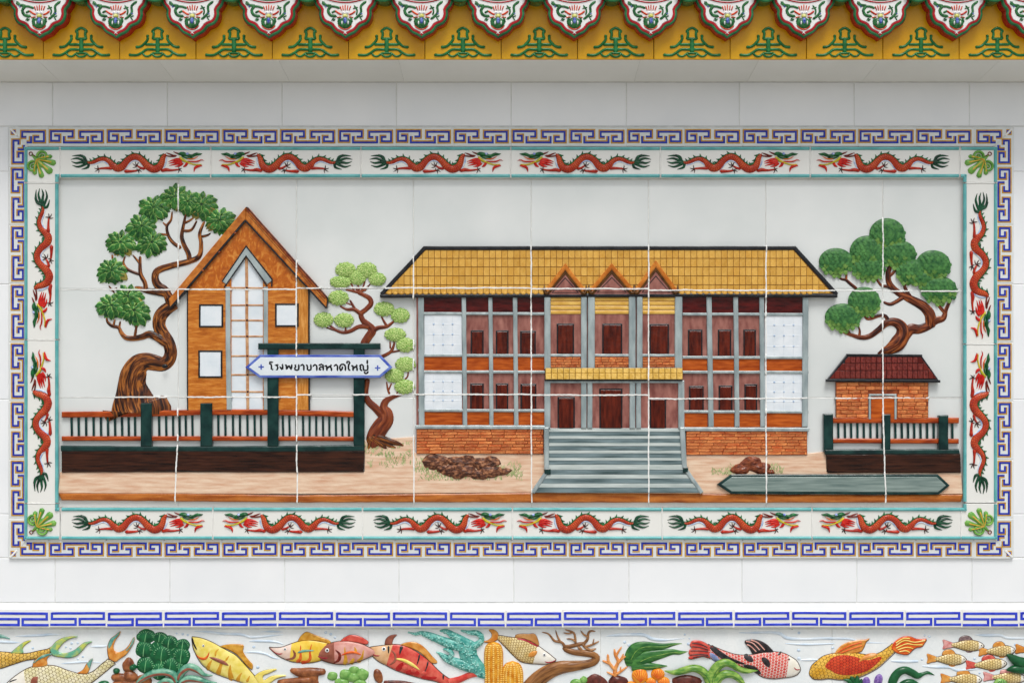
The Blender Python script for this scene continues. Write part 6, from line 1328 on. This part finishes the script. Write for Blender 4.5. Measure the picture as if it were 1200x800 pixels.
t = single('broad_weed', 'dark green pointed weed covering the small fish at the panel edge', 'seaweed', 1196, 800)
for l in ([(1180, 766, .6), (1187, 771, 4.6), (1196, 776, 6.4), (1212, 779, 7)], [(1180, 785, .8), (1188, 784, 4.4), (1198, 784.6, 5), (1212, 785, 5)]): obj('weed_leaf', loft(l, .004, .012), M_RIB, t, True)
t = single('fan_shell', 'green ribbed fan shell before the lower small fishes', 'shell', 1173, 806); ge = dome(ell(1173, 802, 8.4, 7.4, 22), .004, .010, 6); q = obj('shell', ge, M_LETT, t, True); T = bvh(ge)
obj('ribs', join(*[loft([(1173, 805, .3), (1173+7.6*math.cos(R(a)), 802+6.6*math.sin(R(a)), .5)], 0, .0006, m=3, on=T, n=5) for a in range(190, 355, 18)]), M_WEED, q, True)

# ---- pale wave lines and bubbles on the panel
M_WAT = C('water_line_glaze', (190, 208, 224), (222, 231, 237), (25, 25, 60), rough=.2); M_BUB = C('bubble_glaze', (172, 194, 214), (212, 224, 234), (120, 120, 120), rough=.2)
WL = [[(18, 745, .4), (30, 744.6, 1.4), (46, 744, 1.6), (60, 743, 1.4), (72, 743.6, .4)], [(-10, 751, 1.6), (10, 752, 1.6), (24, 752.4, .4)], [(105, 757, .5), (116, 757, 1.5), (126, 756.6, .6)], [(72, 777, .4), (86, 776, 1.3), (100, 775, 1.2), (118, 776, .6)], [(228, 739, .4), (244, 740, 1.4), (260, 742, 1.6), (282, 743, 1.6), (294, 746, 1.5), (310, 745, 1.4), (332, 743, .5)], [(292, 751, .5), (302, 750.6, 1.4), (322, 751.4, 1.4), (332, 754.6, .5)], [(286, 764, .5), (300, 763.6, 1.4), (312, 766, 1.4), (320, 770, 1.2), (328, 771.6, .4)], [(305, 740, .4), (318, 739.4, 1.2), (332, 740, .4)],
      [(710, 745, .4), (724, 743.6, 1.8), (744, 743, 2), (756, 744, 2), (764, 748, 2), (778, 749.4, 1.6), (802, 747.6, .4)], [(866, 741, .4), (880, 740.8, 1.2), (900, 740.6, 1.6), (914, 742, 2), (922, 747, 2), (940, 748.4, 1.7), (970, 747.6, 1.6), (996, 748.4, 1.5), (1010, 752, 1.2), (1041, 753, .4)], [(937, 773, .5), (948, 772.6, 1.4), (960, 772.8, .6)], [(920, 753.4, .4), (945, 754.6, 1.2), (978, 753.6, .6)], [(1044, 774, 1), (1060, 774.6, 1.9), (1076, 774.4, 1.4)], [(1081, 780, .8), (1096, 781, 1.8), (1112, 781.4, 1.7), (1122, 785, 1.6), (1136, 784, 1.5), (1149, 783.6, .5)], [(1142, 743.4, .6), (1156, 744, 1.8), (1172, 744, 1.8), (1180, 747, 1.7), (1196, 747.4, 1.5), (1212, 748, 1)]]
WLAB = ['pale blue wave line above the carp tails', 'short pale wave line at the panel edge over the golden carp', 'short pale wave line between the two carp tails', 'pale wave line behind the pale carp back', 'long pale wave line above the striped yellow fish', 'pale wave line behind the striped fish back fin', 'pale stepped wave line under the yellow snouted fish nose', 'short pale wave line above the yellow snouted fish',
        'pale blue stepped wave line over the broad green weed', 'long pale blue wave line above both koi', 'short pale wave line between the two koi heads', 'thin pale wave line before the golden koi back fin', 'pale wave line under the golden koi tail', 'pale stepped wave line through the small fish shoal', 'pale stepped wave line above the small fish shoal']
for l, lb in zip(WL, WLAB):
    o = obj('wave_line', loft(l, -.0008, .0035), M_WAT, None, True); setp(o, lb, 'wave line', 'pale wave lines on the fish panel')
for i, (x, y, r) in enumerate(((38.4, 759, 1.6), (77, 757.6, 1.5), (82.6, 759, 1.6), (84, 753.4, 1.9), (91, 753, 1.6), (97, 769, 1.5), (91, 771.6, 1.4), (207, 741.6, 1.4), (214, 742.4, 1.8), (220, 743.6, 1.6), (297.4, 757.6, 2), (302, 781.4, 2.2), (381.6, 740.6, 2), (387.6, 742.6, 2), (392.6, 746.4, 1.8), (732, 752, 2), (737, 755.4, 2), (802.6, 743, 1.4), (808, 747.6, 1.2), (807, 754, 2.2), (936.4, 741, 1.9), (936, 761.4, 2.2), (936.4, 771, 2.4), (976, 758.6, 1.8), (1083.4, 744, 1.6), (1089, 745.4, 2), (1080.6, 772, 1.8), (1142, 771.4, 1.8), (1190, 754.6, 2), (1148, 788, 1.6))):
    o = obj('bubble', dome(ell(x, y, r, r*.9, 12), -.0006, .0024, 4), M_BUB, None, True); setp(o, 'small pale blue raised bubble dot on the white fish panel', 'bubble', 'bubbles on the fish panel')
